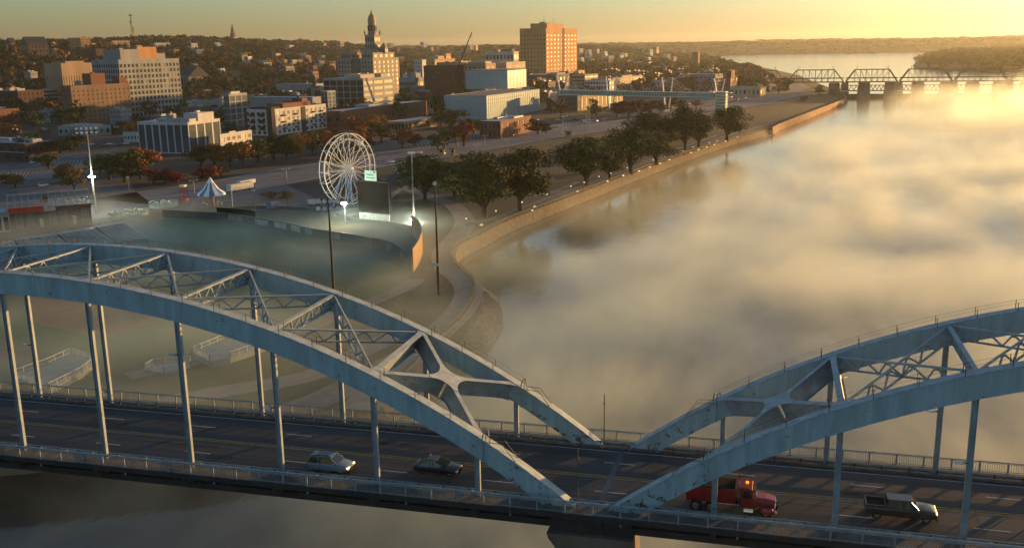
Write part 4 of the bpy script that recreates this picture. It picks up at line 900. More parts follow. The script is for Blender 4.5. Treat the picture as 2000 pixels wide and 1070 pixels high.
for t,ytop,foot in ((.02,148,0),(.315,149,1),(.66,151,1),(.985,154,0)):
    c0=pA+dd*Lk*t; zt=zat(c0,ytop); zd=za+(ze-za)*t
    for sgn in (-1,1):
        b=c0+nn*0+dd*(sgn*1.3); tp=c0+dd*(sgn*4.2)+nn*(sgn*2.2); b.z=-18 if foot else zd-2; tp.z=zt
        MB().tube(b,tp,.75,.5,n=8).build('mast',mwht,sk,world=True)
        for kk in (-3,-2,-1,1,2,3):
            tt=t+kk*.05
            if 0<tt<1: MB().tube(tp,P(tt,sgn*1.9,za+(ze-za)*tt+hh/2),.07,n=4,cap=False).build('stay_cable',mwht,sk,world=True)
et=thing('glass_lift_tower','square greenish glass lift tower at the river end of the skybridge','tower',(pE.x,pE.y,-18),R(-8)); zt=zE+18+1
MB().box(-4.5,4.5,-4.5,4.5,0,zt).build('glass_wall',mat('lift_glass',(.25,.33,.22),.25,scale=.2,var=.2),et)
q=MB()
for i in range(7): z=zt*i/6; q.box(-4.7,4.7,-4.7,4.7,z-.2,z+.2)
q.build('floor_band',mwht,et,kind='stuff'); 
for sx in (-1,1):
    for sy in (-1,1): MB().box(sx*4.6-.25,sx*4.6+.25,sy*4.6-.25,sy*4.6+.25,0,zt).build('corner_post',mwht,et)
MB().box(4.6,9.5,-3,3,zt-4.8,zt-4.3).build('balcony',mwht,et); MB().box(4.6,9,-2.8,2.8,zt-1,zt-.6).build('canopy',mwht,et)
# ---------------------------------------------------------------- rail bridge, lock piers
rb=thing('truss_railway_bridge','rust brown truss railway bridge of many spans across the river beyond the park point','bridge',(85,1120,-22))
mbr=mat('rusty_truss',(.17,.10,.06),.8,scale=.3,var=.3); mpi=mat('pier_stone',(.16,.11,.075),.9,scale=.2,var=.3,detail=8)
Y0=1190.
def rp(x,y,zy=None):  # world point on plane y=Y0+slope at pixel x,y
    d=Fw+Rc*(x-1000)/FPX+Uc*(535-y)/FPX; d=Vector(d)
    t=(Y0-CP[1])/(d.y-.0*d.x); return Vector(CP)+d*t
spans=[(1380,1438,0),(1440,1532,1),(1537,1648,1),(1652,1753,1),(1757,1860,1),(1864,1968,1),(1972,2076,1),(2080,2184,1)]
zT=rp(1700,136).z; zD=rp(1700,152.5).z; zB=rp(1700,160).z
for a,b_,full in spans:
    xa,xb=rp(a,155).x,rp(b_,155).x; w=xb-xa; ps=[]; 
    for v in (-5,5):
        m=MB(); y=Y0+v
        B_=.75
        m.bar((xa,y,zD),(xb,y,zD),.7,1.0); m.bar((xa,y,zB),(xb,y,zB),.6,.9)
        hT=zT if full else zD+8
        x1,x2=xa+w*.17,xb-w*.17
        m.bar((xa,y,zB),(x1,y,hT),1.0,1.0); m.bar((x1,y,hT),(x2,y,hT),1.0,.9); m.bar((x2,y,hT),(xb,y,zB),1.0,1.0)
        nP=6
        for i in range(nP+1):
            x=x1+(x2-x1)*i/nP; m.bar((x,y,zB),(x,y,hT),.4,.4)
            if i<nP:
                xn=x1+(x2-x1)*(i+1)/nP; 
                if i<nP/2: m.bar((x,y,hT),(xn,y,zB),.3,.3)
                else: m.bar((x,y,zB),(xn,y,hT),.3,.3)
        m.build('side_truss',mbr,rb,world=True)
    m=MB()
    for i in range(9):
        x=xa+w*(.17+.66*i/8); m.bar((x,Y0-5,hT),(x,Y0+5,hT),.35,.35)
    m.build('top_strut',mbr,rb,world=True,kind='stuff')
    MB().box(xa,xb,Y0-5,Y0+5,zD-.4,zD).build('rail_deck',mbr,rb,world=True); MB().box(xa,xb,Y0-5.2,Y0+5.2,zB-.6,zB-.1).build('road_deck',mbr,rb,world=True)
    if full:
        for xx in (xa+w*.2,xb-w*.2): MB().tube((xx,Y0-5,zT),(xx,Y0-5,zT+4.5),.35,n=5).build('signal_post',mbr,rb,world=True)
    if a>1500: 
        pm_=MB(); xm=xa-.8; pm_.sweep([[(xm-3.4-o2,Y0-8,z),(xm+3.4+o2,Y0-8,z),(xm+3.4+o2,Y0+8,z),(xm-3.4-o2,Y0+8,z)] for z,o2 in ((-24,1.5),(zB-1.6,0),(zB-.7,.6))]); fix_normals(pm_.build('bridge_pier',mpi,rb,world=True))
Y0=1085.
dm_=thing('lock_dam','low river dam with stout brown stone piers in front of the railway bridge','dam',(150,Y0,-22))
xs=[1628,1686,1738,1791,1846,1897,1950,2004,2060]
for x in xs:
    c0=rp(x,190); ztop=rp(x,160 if x>1640 else 162).z; w=5.4
    q=MB().sweep([[(c0.x-w*k1,Y0-9*k1,z),(c0.x+w*k1,Y0-9*k1,z),(c0.x+w*k1,Y0+8*k1,z),(c0.x-w*k1,Y0+8*k1,z)] for z,k1 in ((-24,1.28),(-18,1.15),(ztop-3,.98),(ztop-2.6,1.06),(ztop,.9))]); fix_normals(q.build('dam_pier',mpi,dm_,world=True))
for a,b_ in zip(xs[:-1],xs[1:]):
    xa,xb=rp(a,190).x+5.5,rp(b_,190).x-5.5; z1,z2=rp(1700,167).z,rp(1700,177).z; m=MB()
    for y in (Y0-2,Y0+2):
        m.bar((xa,y,z1),(xb,y,z1),.5,.6); m.bar((xa,y,z2),(xb,y,z2),.5,.6)
        for i in range(8): x=xa+(xb-xa)*i/8; xn=xa+(xb-xa)*(i+1)/8; m.bar((x,y,z1 if i%2 else z2),(xn,y,z2 if i%2 else z1),.3,.35)
    m.build('service_bridge',mbr,dm_,world=True); MB().box(xa,xb,Y0-2.5,Y0+2.5,z2-.9,z2-.5).build('walkway',mwht,dm_,world=True)
    MB().box(xa,xb,Y0+1,Y0+5,-23,rp(1700,184).z).build('roller_gate',m_dark,dm_,world=True)
# island across the river
ip=[un(x,y,WZ) for x,y in [(1783,131),(1800,134),(1850,137),(1950,140),(2100,143),(2300,146),(2500,110),(2200,100),(2000,104),(1840,110),(1795,117)]]
isl=MB().prism([(p.x,p.y) for p in ip],-23,-18.5).build('island',mat('island_ground',(.04,.045,.02),.95,scale=.02,var=.3),kind='structure')
# ---------------------------------------------------------------- trees
def leafmat(n,c,c2): 
    m=mat(n,c,.85,scale=.35,col2=c2,detail=3,objrand=.28,coord='Object',spec=.15,hi=(.3,.7)); return m
LM=dict(green=leafmat('leaves_dark_green',(.018,.042,.01),(.05,.068,.014)),olive=leafmat('leaves_olive',(.03,.048,.012),(.11,.085,.016)),
 orange=leafmat('leaves_orange',(.20,.08,.016),(.42,.17,.028)),rust=leafmat('leaves_rust',(.12,.045,.016),(.22,.09,.022)),red=leafmat('leaves_red',(.13,.012,.012),(.24,.02,.015)),
 maroon=leafmat('leaves_maroon',(.06,.012,.012),(.12,.02,.016)),gold=leafmat('leaves_gold',(.17,.11,.02),(.22,.13,.03)))
m_bark=mat('bark',(.05,.035,.025),.95,scale=2,var=.4)
def leaf_geo(rn,nclump,nleaf,ls,flat=.78,base=.32,rad=.5,spread=.34):
    """leaf quads for a crown one unit wide and one unit high, standing on z=base"""
    V=[];F=[]; cl=[]
    for i in range(nclump):
        a=rn.uniform(0,6.283); q=rn.random()**.6; zz=rn.uniform(-1,1)
        rr_=spread*q*math.sqrt(max(.05,1-zz*zz*.75))
        cl.append((rr_*math.cos(a),rr_*math.sin(a),base+(1-base)*.5+zz*(1-base)*.33,rn.uniform(.11,.2)))
    cl.append((0,0,base+(1-base)*.5,.24))
    tot=sum(c[3]**2 for c in cl)
    for c in cl:
        for _ in range(int(nleaf*c[3]**2/tot)):
            z=rn.uniform(-.75,1); a=rn.uniform(0,6.283); s=math.sqrt(max(0,1-z*z)); n=Vector((s*math.cos(a),s*math.sin(a),z)); rr_=c[3]*rn.uniform(.72,1.12)
            p=Vector((c[0],c[1],c[2]))+Vector((n.x*rr_,n.y*rr_,n.z*rr_*flat))
            n=(n+Vector((rn.uniform(-.7,.7),rn.uniform(-.7,.7),rn.uniform(-.5,.7)))).normalized()
            t=n.orthogonal().normalized(); b=n.cross(t); th=rn.uniform(0,6.28); t,b=t*math.cos(th)+b*math.sin(th),b*math.cos(th)-t*math.sin(th); l=ls*rn.uniform(.6,1.3)
            k=len(V); V+=[p-t*l-b*l*.2,p+b*l*.75-t*l*.1,p+t*l,p-b*l*.75+t*l*.2]; F.append((k,k+1,k+2,k+3))
    return V,F,cl
def tree_mesh(kind,rn):
    """(crown mesh, trunk mesh) of unit size"""
    if kind=='big': V,F,cl=leaf_geo(rn,30,5200,.019,base=.2,spread=.41)
    elif kind=='mid': V,F,cl=leaf_geo(rn,16,1300,.034,base=.12,spread=.40)
    else: V,F,cl=leaf_geo(rn,8,260,.062,base=.1)
    me=bpy.data.meshes.new('crown'); me.from_pydata([tuple(v) for v in V],[],F)
    tb=MB(); 
    if kind=='far': tb.tube((0,0,-.15),(0,0,.5),.03,.015,n=5)
    else:
        tb.tube((0,0,-.02),(.01,0,.16),.038,.03,n=8); 
        for c in cl[:9 if kind=='big' else 5]:
            mid=Vector((c[0]*.35,c[1]*.35,.16+(c[2]-.16)*.45)); tb.tube((.01,0,.14),mid,.022,.014,n=6); tb.tube(mid,(c[0]*.9,c[1]*.9,c[2]),.014,.005,n=5)
    tm=bpy.data.meshes.new('trunk'); tm.from_pydata(tb.v,[],tb.f); tm.materials.append(m_bark)
    return me,tm
rt=random.Random(11)
PROT={}
def proto(kind,col,i):
    if (kind,i) not in PROT: PROT[(kind,i)]=tree_mesh(kind,random.Random(i*7+len(kind)))
    me,tm=PROT[(kind,i)]
    if (kind,col,i) not in PROT:
        m2=me.copy(); m2.materials.append(LM[col]); PROT[(kind,col,i)]=m2
    return PROT[(kind,col,i)],tm
def tree(x,y,z,w,h,kind,col,label,group=None,name='tree',var=None):
    me,tm=proto(kind,col,rt.randrange(4 if kind!='far' else 5) if var is None else var)
    e=bpy.data.objects.new(name,None); C.objects.link(e); e.location=(x,y,z); e.rotation_euler=(0,0,rt.uniform(0,6.28)); e.scale=(w,w,h); tag(e,label,'tree',group)
    c=bpy.data.objects.new('crown',me); C.objects.link(c); c.parent=e
    t=bpy.data.objects.new('trunk',tm); C.objects.link(t); t.parent=e
    return e
def tree_px(xc,yb,yt,wpx,kind,col,label,group=None,z=-18.):
    p=un(xc,yb,z); h=solve(lambda q: pr((p.x,p.y,z+q))[1]>yt,.5,60); return tree(p.x,p.y,z,wpx*mpp(p)*(1.5 if kind=='big' else 1.62),h*1.08,kind,col,label,group)
G1='riverside park trees'
big=[(830,392,306,78,'green','dark round tree at the left end of the riverside row, just right of the scoreboard'),
(888,388,318,62,'green','dark riverside tree filling the gap between the scoreboard side tree and the tallest pair'),
(945,425,302,122,'olive','broadest riverside tree with many stems, beside the bend of the pale path'),
(1016,412,293,100,'olive','big spreading riverside tree with orange-lit right side, right of the many-stemmed one'),
(1144,362,271,98,'green','wide dark riverside tree standing alone on the lawn left of the middle clump'),
(1190,352,284,58,'olive','narrow riverside tree leaning out over the railing behind the wide lone tree'),
(1232,340,251,78,'green','tall riverside tree with a slanting trunk in the middle of the row'),
(1281,322,258,70,'olive','riverside tree with a lit golden right edge right of the slanting-trunk tree'),
(1262,292,221,76,'green','dark tree standing behind the middle riverside trees, by the road'),
(1337,294,212,66,'green','tallest tree of the upper riverside clump, with a visible straight trunk'),
(1364,288,228,56,'olive','smaller tree crowding the right side of the upper riverside clump'),
(1310,278,234,50,'green','dark low tree tucked into the left side of the upper riverside clump'),
(1420,275,208,60,'green','last riverside tree before the bare park point, standing alone below the lift tower')]
for i,(a,b_,c_,d_,e_,l_) in enumerate(big): tree_px(a,b_,c_,d_,'big',e_,l_,z=-18.).__setitem__('group',G1)
G2='autumn street trees'
cols=dict(o='orange',u='rust',g='green',l='olive',d='gold',r='red',m='maroon')
mid=[(215,352,300,66,'g'),(245,356,292,70,'l'),(275,350,288,48,'u'),(196,338,306,44,'g'),(300,358,330,36,'r'),(322,360,330,34,'m'),(345,360,334,30,'r'),(395,352,328,32,'r'),(412,350,322,36,'u'),(430,346,326,26,'m'),
(392,325,284,40,'l'),(420,325,282,46,'o'),(450,325,278,46,'o'),(476,326,276,34,'u'),(505,318,268,44,'l'),(535,312,262,46,'g'),(560,312,264,38,'l'),(586,308,262,36,'o'),(610,302,258,40,'l'),(634,300,254,34,'o'),(655,292,248,38,'u'),(690,268,228,42,'o'),(725,264,224,56,'o'),(745,280,240,40,'l'),(700,300,256,36,'o'),(716,292,256,30,'u'),
(785,290,252,30,'u'),(810,286,258,26,'m'),(868,290,254,36,'g'),(855,294,262,26,'g'),(906,286,237,38,'r'),(890,280,250,24,'m'),(1050,262,232,32,'m'),(1066,262,240,18,'g'),(925,262,232,34,'l'),(880,250,214,46,'l'),(860,246,216,34,'g'),
(1205,228,198,34,'m'),(1228,228,197,36,'m'),(1252,226,196,32,'r'),(1272,224,197,32,'m'),(1290,222,202,22,'m'),(1165,228,204,22,'l'),(1310,214,190,26,'l'),(1330,216,196,20,'g'),(1360,212,196,18,'o'),
(120,300,272,40,'g'),(145,296,262,40,'l'),(95,330,300,36,'l'),(30,366,338,30,'d'),(12,356,340,26,'u'),(145,372,326,34,'d'),(125,358,320,30,'u'),(60,300,262,34,'g'),(20,268,244,30,'o'),(4,264,240,30,'o'),(255,262,240,26,'o'),(235,258,238,20,'l'),(450,262,240,22,'g'),(676,232,200,34,'g'),(655,232,210,22,'l'),(800,214,186,40,'g'),(825,216,190,34,'g'),(780,216,194,24,'l'),(850,218,196,20,'l'),
(120,244,212,34,'g'),(105,238,208,24,'l'),(275,226,200,22,'g'),(700,380,366,20,'g'),(560,392,372,26,'g'),(530,388,374,30,'u'),(1600,186,166,18,'u'),(1570,200,188,14,'g'),(90,400,380,14,'g'),(270,240,226,18,'g'),(830,250,232,18,'g'),(340,290,268,26,'l'),(640,326,300,26,'u'),(665,322,296,22,'g'),(470,176,160,18,'r'),(440,182,168,18,'r'),(410,150,134,22,'o'),(500,162,146,22,'u'),(470,150,136,20,'l'),(520,158,146,18,'r')]
cn=dict(o='orange autumn tree',u='rust brown autumn tree',g='dark green tree',l='olive green tree',d='pale golden tree',r='bright red autumn tree',m='dark maroon tree')
def near_what(x,y):
    if x<200: return 'by the parking lots at the far left'
    if x<370: return 'between the far left lots and the glass-bay office'
    if y>255 and x<760: return 'in the row along the road behind the ferris wheel'
    if x<760: return 'among the left downtown buildings'
    if x<960: return 'by the low halls below the frosted glass museum'
    if x<1150: return 'beside the museum parking lot'
    return 'under the skybridge'
for (a,b_,c_,d_,k_) in mid: tree_px(a,b_,c_,d_,'mid',cols[k_],f'{cn[k_]} {near_what(a,b_)}',G2)
# far trees: find ground cells, nearest become individuals, others one woodland
bl=[(o.matrix_world if False else o.location.copy(),-o.rotation_euler.z,o['_w'],o['_d']) for o in C.objects if o.type=='EMPTY' and '_w' in o.keys()]
def blocked(x,y,m=3):
    for loc,th,w,d in bl:
        dx,dy=x-loc.x,y-loc.y; lx=dx*math.cos(th)-dy*math.sin(th); ly=dx*math.sin(th)+dy*math.cos(th)
        k_=loc.z>-17
        if -w-m-5*k_<lx<m+5*k_ and -m-42*k_<ly<d+m: return True
    return False
cand=[]
az=-math.radians(43)
D=760.
while D<8200:
    sp=(14.5 if D<2200 else 16+ (D-2200)*.012)
    n=int(D*math.radians(62)/sp)
    for i in range(n):
        a=math.radians(-46)+math.radians(62)*(i+rt.random())/n; DD=D+rt.uniform(-.5,.5)*sp*1.6; x=CP[0]+DD*math.sin(a); y=CP[1]+DD*math.cos(a); cand.append((DD,x,y,sp))
    D+=sp*(1.25 if D<2600 else 1.9)
A_=np.array([(c[1],c[2]) for c in cand]); ds=dshore(A_); ins=inside(A_); hz_=hillz(A_)
ind=[];mass=[]
for (DD,x,y,sp),d,i_,z in zip(cand,ds,ins,hz_):
    if not i_: continue
    z=max(z,-18); 
    if DD<3300:
        p_=.0
        if z>-12: p_=.82
        elif d>640: p_=.40
        elif DD>1150 and d>60: p_=.20+.5*(DD>1900)
        elif DD>800 and d>180: p_=.11
        if rt.random()>p_ or blocked(x,y): continue
        px,py=pr((x,y,z)); 
        if px<-80 or px>2100: continue
        if 45<px<150 and 108<py<124 : continue
    ind.append((DD,x,y,z,sp))
ind.sort(); print('far trees',len(ind))
G3='hillside trees at the back of the town'; names=['orange','rust','green','olive','gold']; wts=[.12,.22,.34,.28,.04]
lab={'orange':'orange autumn tree among the hillside trees behind the town','rust':'rust brown tree among the hillside trees behind the town','green':'dark green tree among the hillside trees behind the town','olive':'olive green tree among the hillside trees behind the town','gold':'golden tree among the hillside trees behind the town'}
for DD,x,y,z,sp in ind[:215]:
    k_=rt.choices(names,wts)[0]; s=rt.uniform(.8,1.25); tree(x,y,z-.5,18*s,17*s*rt.uniform(.85,1.15),'far',k_,lab[k_],G3,name='hillside_tree')
def woodland(lst,name,sizef,m,protos,label=None):
    Vs=[];Fs=[];Ts=[];n0=0
    for DD,x,y,z,sp in lst:
        V,F=rt.choice(protos); s=sizef(sp)*rt.uniform(.75,1.3); h=min(s*1.05,17+4*rt.random())*rt.uniform(.8,1.2) if s>17 else s*rt.uniform(.85,1.2); a=rt.uniform(0,6.28); ca,sa=math.cos(a)*s,math.sin(a)*s
        Vs.append(np.stack([x+V[:,0]*ca-V[:,1]*sa,y+V[:,0]*sa+V[:,1]*ca,z-1.5+V[:,2]*h],-1)); Fs.append(F+n0); n0+=len(V); Ts.append(np.full(len(V),rt.random(),dtype=np.float32))
    V=np.concatenate(Vs); F=np.concatenate(Fs); me=bpy.data.meshes.new(name); me.vertices.add(len(V)); me.vertices.foreach_set('co',V.ravel().astype(np.float32))
    me.loops.add(F.size); me.loops.foreach_set('vertex_index',F.ravel().astype(np.int32)); me.polygons.add(len(F)); me.polygons.foreach_set('loop_start',np.arange(0,F.size,4,dtype=np.int32)); me.polygons.foreach_set('loop_total',np.full(len(F),4,dtype=np.int32))
    me.update(calc_edges=True); at_=me.attributes.new('tree_tint','FLOAT','POINT'); at_.data.foreach_set('value',np.concatenate(Ts)); me.materials.append(m); o=bpy.data.objects.new(name,me); C.objects.link(o); o['kind']='stuff'; return o
def arr(nc,nl,ls,seed):
    V,F,_=leaf_geo(random.Random(seed),nc,nl,ls,base=.05); return np.array([tuple(v) for v in V]),np.array(F)
pm1=[arr(7,90,.10,i) for i in range(6)]; pm2=[arr(6,46,.15,i+20) for i in range(5)]
def woodmat(name,stops):
    m=bpy.data.materials.new(name); m.use_nodes=True; t=m.node_tree; b=t.nodes['Principled BSDF']; b.inputs['Roughness'].default_value=.9; b.inputs['Specular IOR Level'].default_value=.1
    a=nd(t,'ShaderNodeAttribute',attribute_name='tree_tint'); cr=nd(t,'ShaderNodeValToRGB'); cr.color_ramp.interpolation='CONSTANT'; t.links.new(a.outputs['Fac'],cr.inputs[0])
    e=cr.color_ramp.elements; e[0].position=0; e[0].color=(*stops[0][1],1); e[1].position=stops[1][0]; e[1].color=(*stops[1][1],1)
    for p_,c_ in stops[2:]: q=e.new(p_); q.color=(*c_,1)
    n=nd(t,'ShaderNodeTexNoise'); n.inputs['Scale'].default_value=.12; tc=nd(t,'ShaderNodeTexCoord'); t.links.new(tc.outputs['Object'],n.inputs['Vector'])
    h=nd(t,'ShaderNodeHueSaturation'); r=nd(t,'ShaderNodeMapRange'); r.inputs[3].default_value=.5; r.inputs[4].default_value=1.5; t.links.new(n.outputs[0],r.inputs[0]); t.links.new(r.outputs[0],h.inputs['Value']); t.links.new(cr.outputs[0],h.inputs['Color']); t.links.new(h.outputs[0],b.inputs['Base Color']); return m
m_wood=woodmat('woodland_leaves',[(0,(.018,.034,.01)),(.2,(.03,.045,.012)),(.38,(.055,.055,.015)),(.52,(.09,.06,.016)),(.66,(.12,.055,.018)),(.76,(.20,.085,.02)),(.85,(.028,.03,.012)),(.93,(.15,.10,.03))])
rest=ind[215:]
woodland([q for q in rest if q[0]<2300],'hillside_woodland',lambda sp:18.5,m_wood,pm1)
woodland([q for q in rest if 2300<=q[0]],'distant_woodland',lambda sp:19+max(0,(sp-13))*1.3,m_wood,pm2)
# island trees
isp=[(p.x,p.y) for p in ip]; il=[]
x0,x1=min(p[0] for p in isp),max(p[0] for p in isp); y0,y1=min(p[1] for p in isp),max(p[1] for p in isp)
def inpoly(x,y,pl):
    c=False
    for i in range(len(pl)):
        a,b_=pl[i],pl[(i+1)%len(pl)]
        if (a[1]>y)!=(b_[1]>y) and x<(b_[0]-a[0])*(y-a[1])/(b_[1]-a[1])+a[0]: c=not c
    return c
while len(il)<1300:
    x,y=rt.uniform(x0,x1),rt.uniform(y0,y1)
    if inpoly(x,y,isp): 
        px,py=pr((x,y,-18))
        if px<2080 and (px>1808 or rt.random()<.15): il.append((2000,x,y,-18.5+ (10*ss(1800,1870,px)*ss(140,112,py) if True else 0),18))
m_isl=woodmat('island_leaves',[(0,(.03,.026,.012)),(.3,(.045,.035,.014)),(.6,(.07,.04,.016)),(.85,(.10,.05,.018))])
woodland(il,'island_woodland',lambda sp:22,m_isl,pm1)
# ---------------------------------------------------------------- vehicles
m_tyre=mat('tyre_rubber',(.015,.015,.015),.9); m_rim=mat('wheel_rim',(.35,.35,.35),.35,metal=.7); m_cglass=mat('car_glass',(.012,.016,.02),.06,spec=.8); m_chrome=mat('chrome',(.6,.6,.6),.15,metal=1)
m_head=mat('headlight_lit',(1,.9,.7),.3,emis=(1,.62,.28),estr=3); m_headoff=mat('headlight_clear',(.6,.6,.58),.15); m_tail=mat('tail_light',(.4,.01,.01),.3); m_amber=mat('amber_beacon',(1,.4,.05),.3,emis=(1,.4,.05),estr=.5); m_trim=mat('black_trim',(.012,.012,.012),.9,spec=.1)
PA={k:mat('paint_'+k,v,.28,var=.06,scale=1,spec=.6) for k,v in dict(silver=(.13,.20,.26),black=(.018,.018,.02),red=(.22,.014,.012),darkgrey=(.035,.033,.028),white=(.6,.6,.6),blue=(.05,.1,.25),tan=(.3,.25,.18)).items()}
def ring(x,w,z0,z1,r=.12,ti=.0):   # rounded section across the car at station x
    return [(x,-w,z0+r),(x,-w+ti*.2,z1-r*1.6),(x,-w+r+ti,z1),(x,w-r-ti,z1),(x,w-ti*.2,z1-r*1.6),(x,w,z0+r),(x,w-r,z0),(x,-w+r,z0)]
def wheels(t,xs,w,r,dual=()):
    for x in xs:
        for s in (-1,1):
            y=s*(w-.1); wd=.22 if x not in dual else .5; yi=y-s*wd
            ty=MB().tube((x,yi,r),(x,y,r),r,n=18).build('wheel',m_tyre,t); MB().tube((x,y,r),(x,y+s*.015,r),r*.62,r*.55,n=14).build('rim',m_rim,ty)
            MB().tube((x,y-s*.16,r+.02),(x,y+s*.005,r+.02),r*1.16,n=18).build('wheel_arch',m_trim,t) if False else None
def car(label,cat,loc,rz,paint,style='sedan',name='parked_car',group=None,lit=False,L=4.6,W_=1.84,H=1.5):
    t=thing(name,label,cat,tuple(loc),rz,group); p=PA[paint]; hw=W_/2; h=L/2; zb=.28; belt=.92 if style=='sedan' else 1.02
    S_=[(-h,.80,zb+.15,belt-.12),(-h+.12,.93,zb,belt-.02),(-h+.6,.99,zb-.04,belt),(0,1,zb-.06,belt),(h-1.25,.99,zb-.04,belt-.04),(h-.55,.96,zb,belt-.14),(h-.15,.88,zb+.02,belt-.26),(h,.72,zb+.12,belt-.4)]
    if style=='pickup': belt=1.12; S_=[(-h,.93,.5,1.15),(-h+.15,.98,.42,1.2),(0,1,.38,1.2),(h-1.5,1,.38,1.22),(h-.5,.97,.4,1.14),(h-.12,.92,.42,1.05),(h,.82,.5,.95)]
    b=MB().sweep([ring(x,hw*k,z0,z1,.1) for x,k,z0,z1 in S_]); b=fix_normals(b.build('body',p,t,smooth=True)); bev=b.modifiers.new('bevel','BEVEL'); bev.width=.05; bev.segments=2; bev.limit_method='ANGLE'
    cab={'sedan':[(-h+.35,.84,.02),(-h+1.35,.74,H-belt-.03),(h-2.3,.72,H-belt+.02),(h-1.2,.84,.02)],'suv':[(-h+.1,.86,.02),(-h+.45,.78,H-belt),(h-1.95,.76,H-belt),(h-1.2,.84,.02)],'pickup':[(-1.25,.88,.02),(-1.1,.8,H-belt),(.75,.8,H-belt),(1.5,.86,.02)]}[style]
    zc=belt-.06
    def cr(x,k,dz_): return [(x,-hw*.93,zc),(x,-hw*k,zc+dz_+.04),(x,hw*k,zc+dz_+.04),(x,hw*.93,zc)]
    g=MB(); g.sweep([cr(*c) for c in cab]); fix_normals(g.build('windows',m_cglass,t))
    (x1,k1,d1),(x2,k2,d2)=cab[1],cab[2]; zt=zc+d1+.045
    r_=MB().sweep([[(x,-hw*k-.0,zt-.02),(x,-hw*k+.1,zt+.05),(x,hw*k-.1,zt+.05),(x,hw*k,zt-.02)] for x,k in ((x1-.08,k1*.97),(x1+.25,k1),((x1+x2)/2,k1),(x2-.2,k2),(x2+.1,k2*.96))]); rf=fix_normals(r_.build('roof',p,t))
    for s in (-1,1):
        pl=MB(); x0,_,_=cab[0]; x3,_,_=cab[3]
        pl.bar((x0+.02,s*hw*.93,zc+.02),(x1,s*hw*k1,zt),.09,.07); pl.bar((x3-.02,s*hw*.93,zc+.02),(x2,s*hw*k2,zt),.07,.06)
        for f in (.38,.68): xx=x1+(x2-x1)*f; pl.bar((xx,s*(hw*.935),zc+.02),(xx,s*hw*k1*1.005,zt),.07,.05)
        pl.build('pillar',p,t)
        m=MB().cbox((x3-.35,s*(hw+.1),zc+.14),(.2,.16,.14)); m.build('wing_mirror',p,t)
        hl=MB().cbox((h-.14,s*hw*.68,S_[-2][3]-.11),(.2,.36,.16)); hl.build('headlight',m_head if lit else m_headoff,t)
        MB().cbox((-h+.03,s*hw*.76,belt-.22),(.08,.26,.2)).build('tail_light',m_tail,t)
        MB().bar((-.9 if style!='pickup' else -.5,s*(hw+.004),belt-.22),(-.7 if style!='pickup' else -.3,s*(hw+.004),belt-.22),.03,.04).build('door_handle',m_chrome,t)
    MB().box(h-.02,h+.03,-hw*.45,hw*.45,zb+.12,zb+.34).build('grille',m_trim,t); MB().box(h-.1,h+.06,-hw*.8,hw*.8,zb+.02,zb+.14).build('bumper',m_trim,t)
    if style=='suv':
        rr_=MB(); 
        for s in (-1,1): rr_.bar((x1+.1,s*hw*.68,zt+.11),(x2-.1,s*hw*.68,zt+.11),.05,.05)
        rr_.build('roof_rail',m_trim,t); MB().box(x1+.5,x2-.35,-.4,.4,zt+.045,zt+.065).build('sunroof',m_cglass,t)
    if style=='pickup':
        bd=MB().box(-h+.1,-1.3,-hw*.86,hw*.86,1.14,1.21); bd.build('load_bed',m_trim,t); MB().box(-h+.02,-1.28,-hw*.97,-hw*.87,1.15,1.34).build('bed_rail',p,t); MB().box(-h+.02,-1.28,hw*.87,hw*.97,1.15,1.34).build('bed_rail',p,t); MB().box(-h-.01,-h+.1,-hw*.86,hw*.86,1.15,1.34).build('tailgate',p,t)
    r=.34 if style!='pickup' else .4
    wheels(t,(-h+.95,h-.9),hw,r); return t
def onroad(x,y,lane_v):
    d=Fw+Rc*(x-1000)/FPX+Uc*(535-y)/FPX; k=(lane_v-CP[1])/d[1]; q=CP+d*k; return (q[0],lane_v,RZ+dz(q[0])+.005)
p=un(650,919,RZ); 
car('silver grey hatchback crossover with lit headlights driving right on the bridge','car',(un(650,914,RZ).x,3.1,RZ),0,'silver','suv','silver_car',lit=True,H=1.62,L=4.5)
car('black sedan on the bridge between the silver car and the red truck','car',(un(860,916,RZ).x,4.9,RZ),0,'black','sedan','black_car',lit=False,L=4.6)
car('dark pickup truck with open bed at the far right of the bridge','pickup truck',(un(1757,1006,RZ).x,5.1,RZ-.09),0,'darkgrey','pickup','pickup_truck',L=5.9,W_=1.95,H=1.85,lit=True)
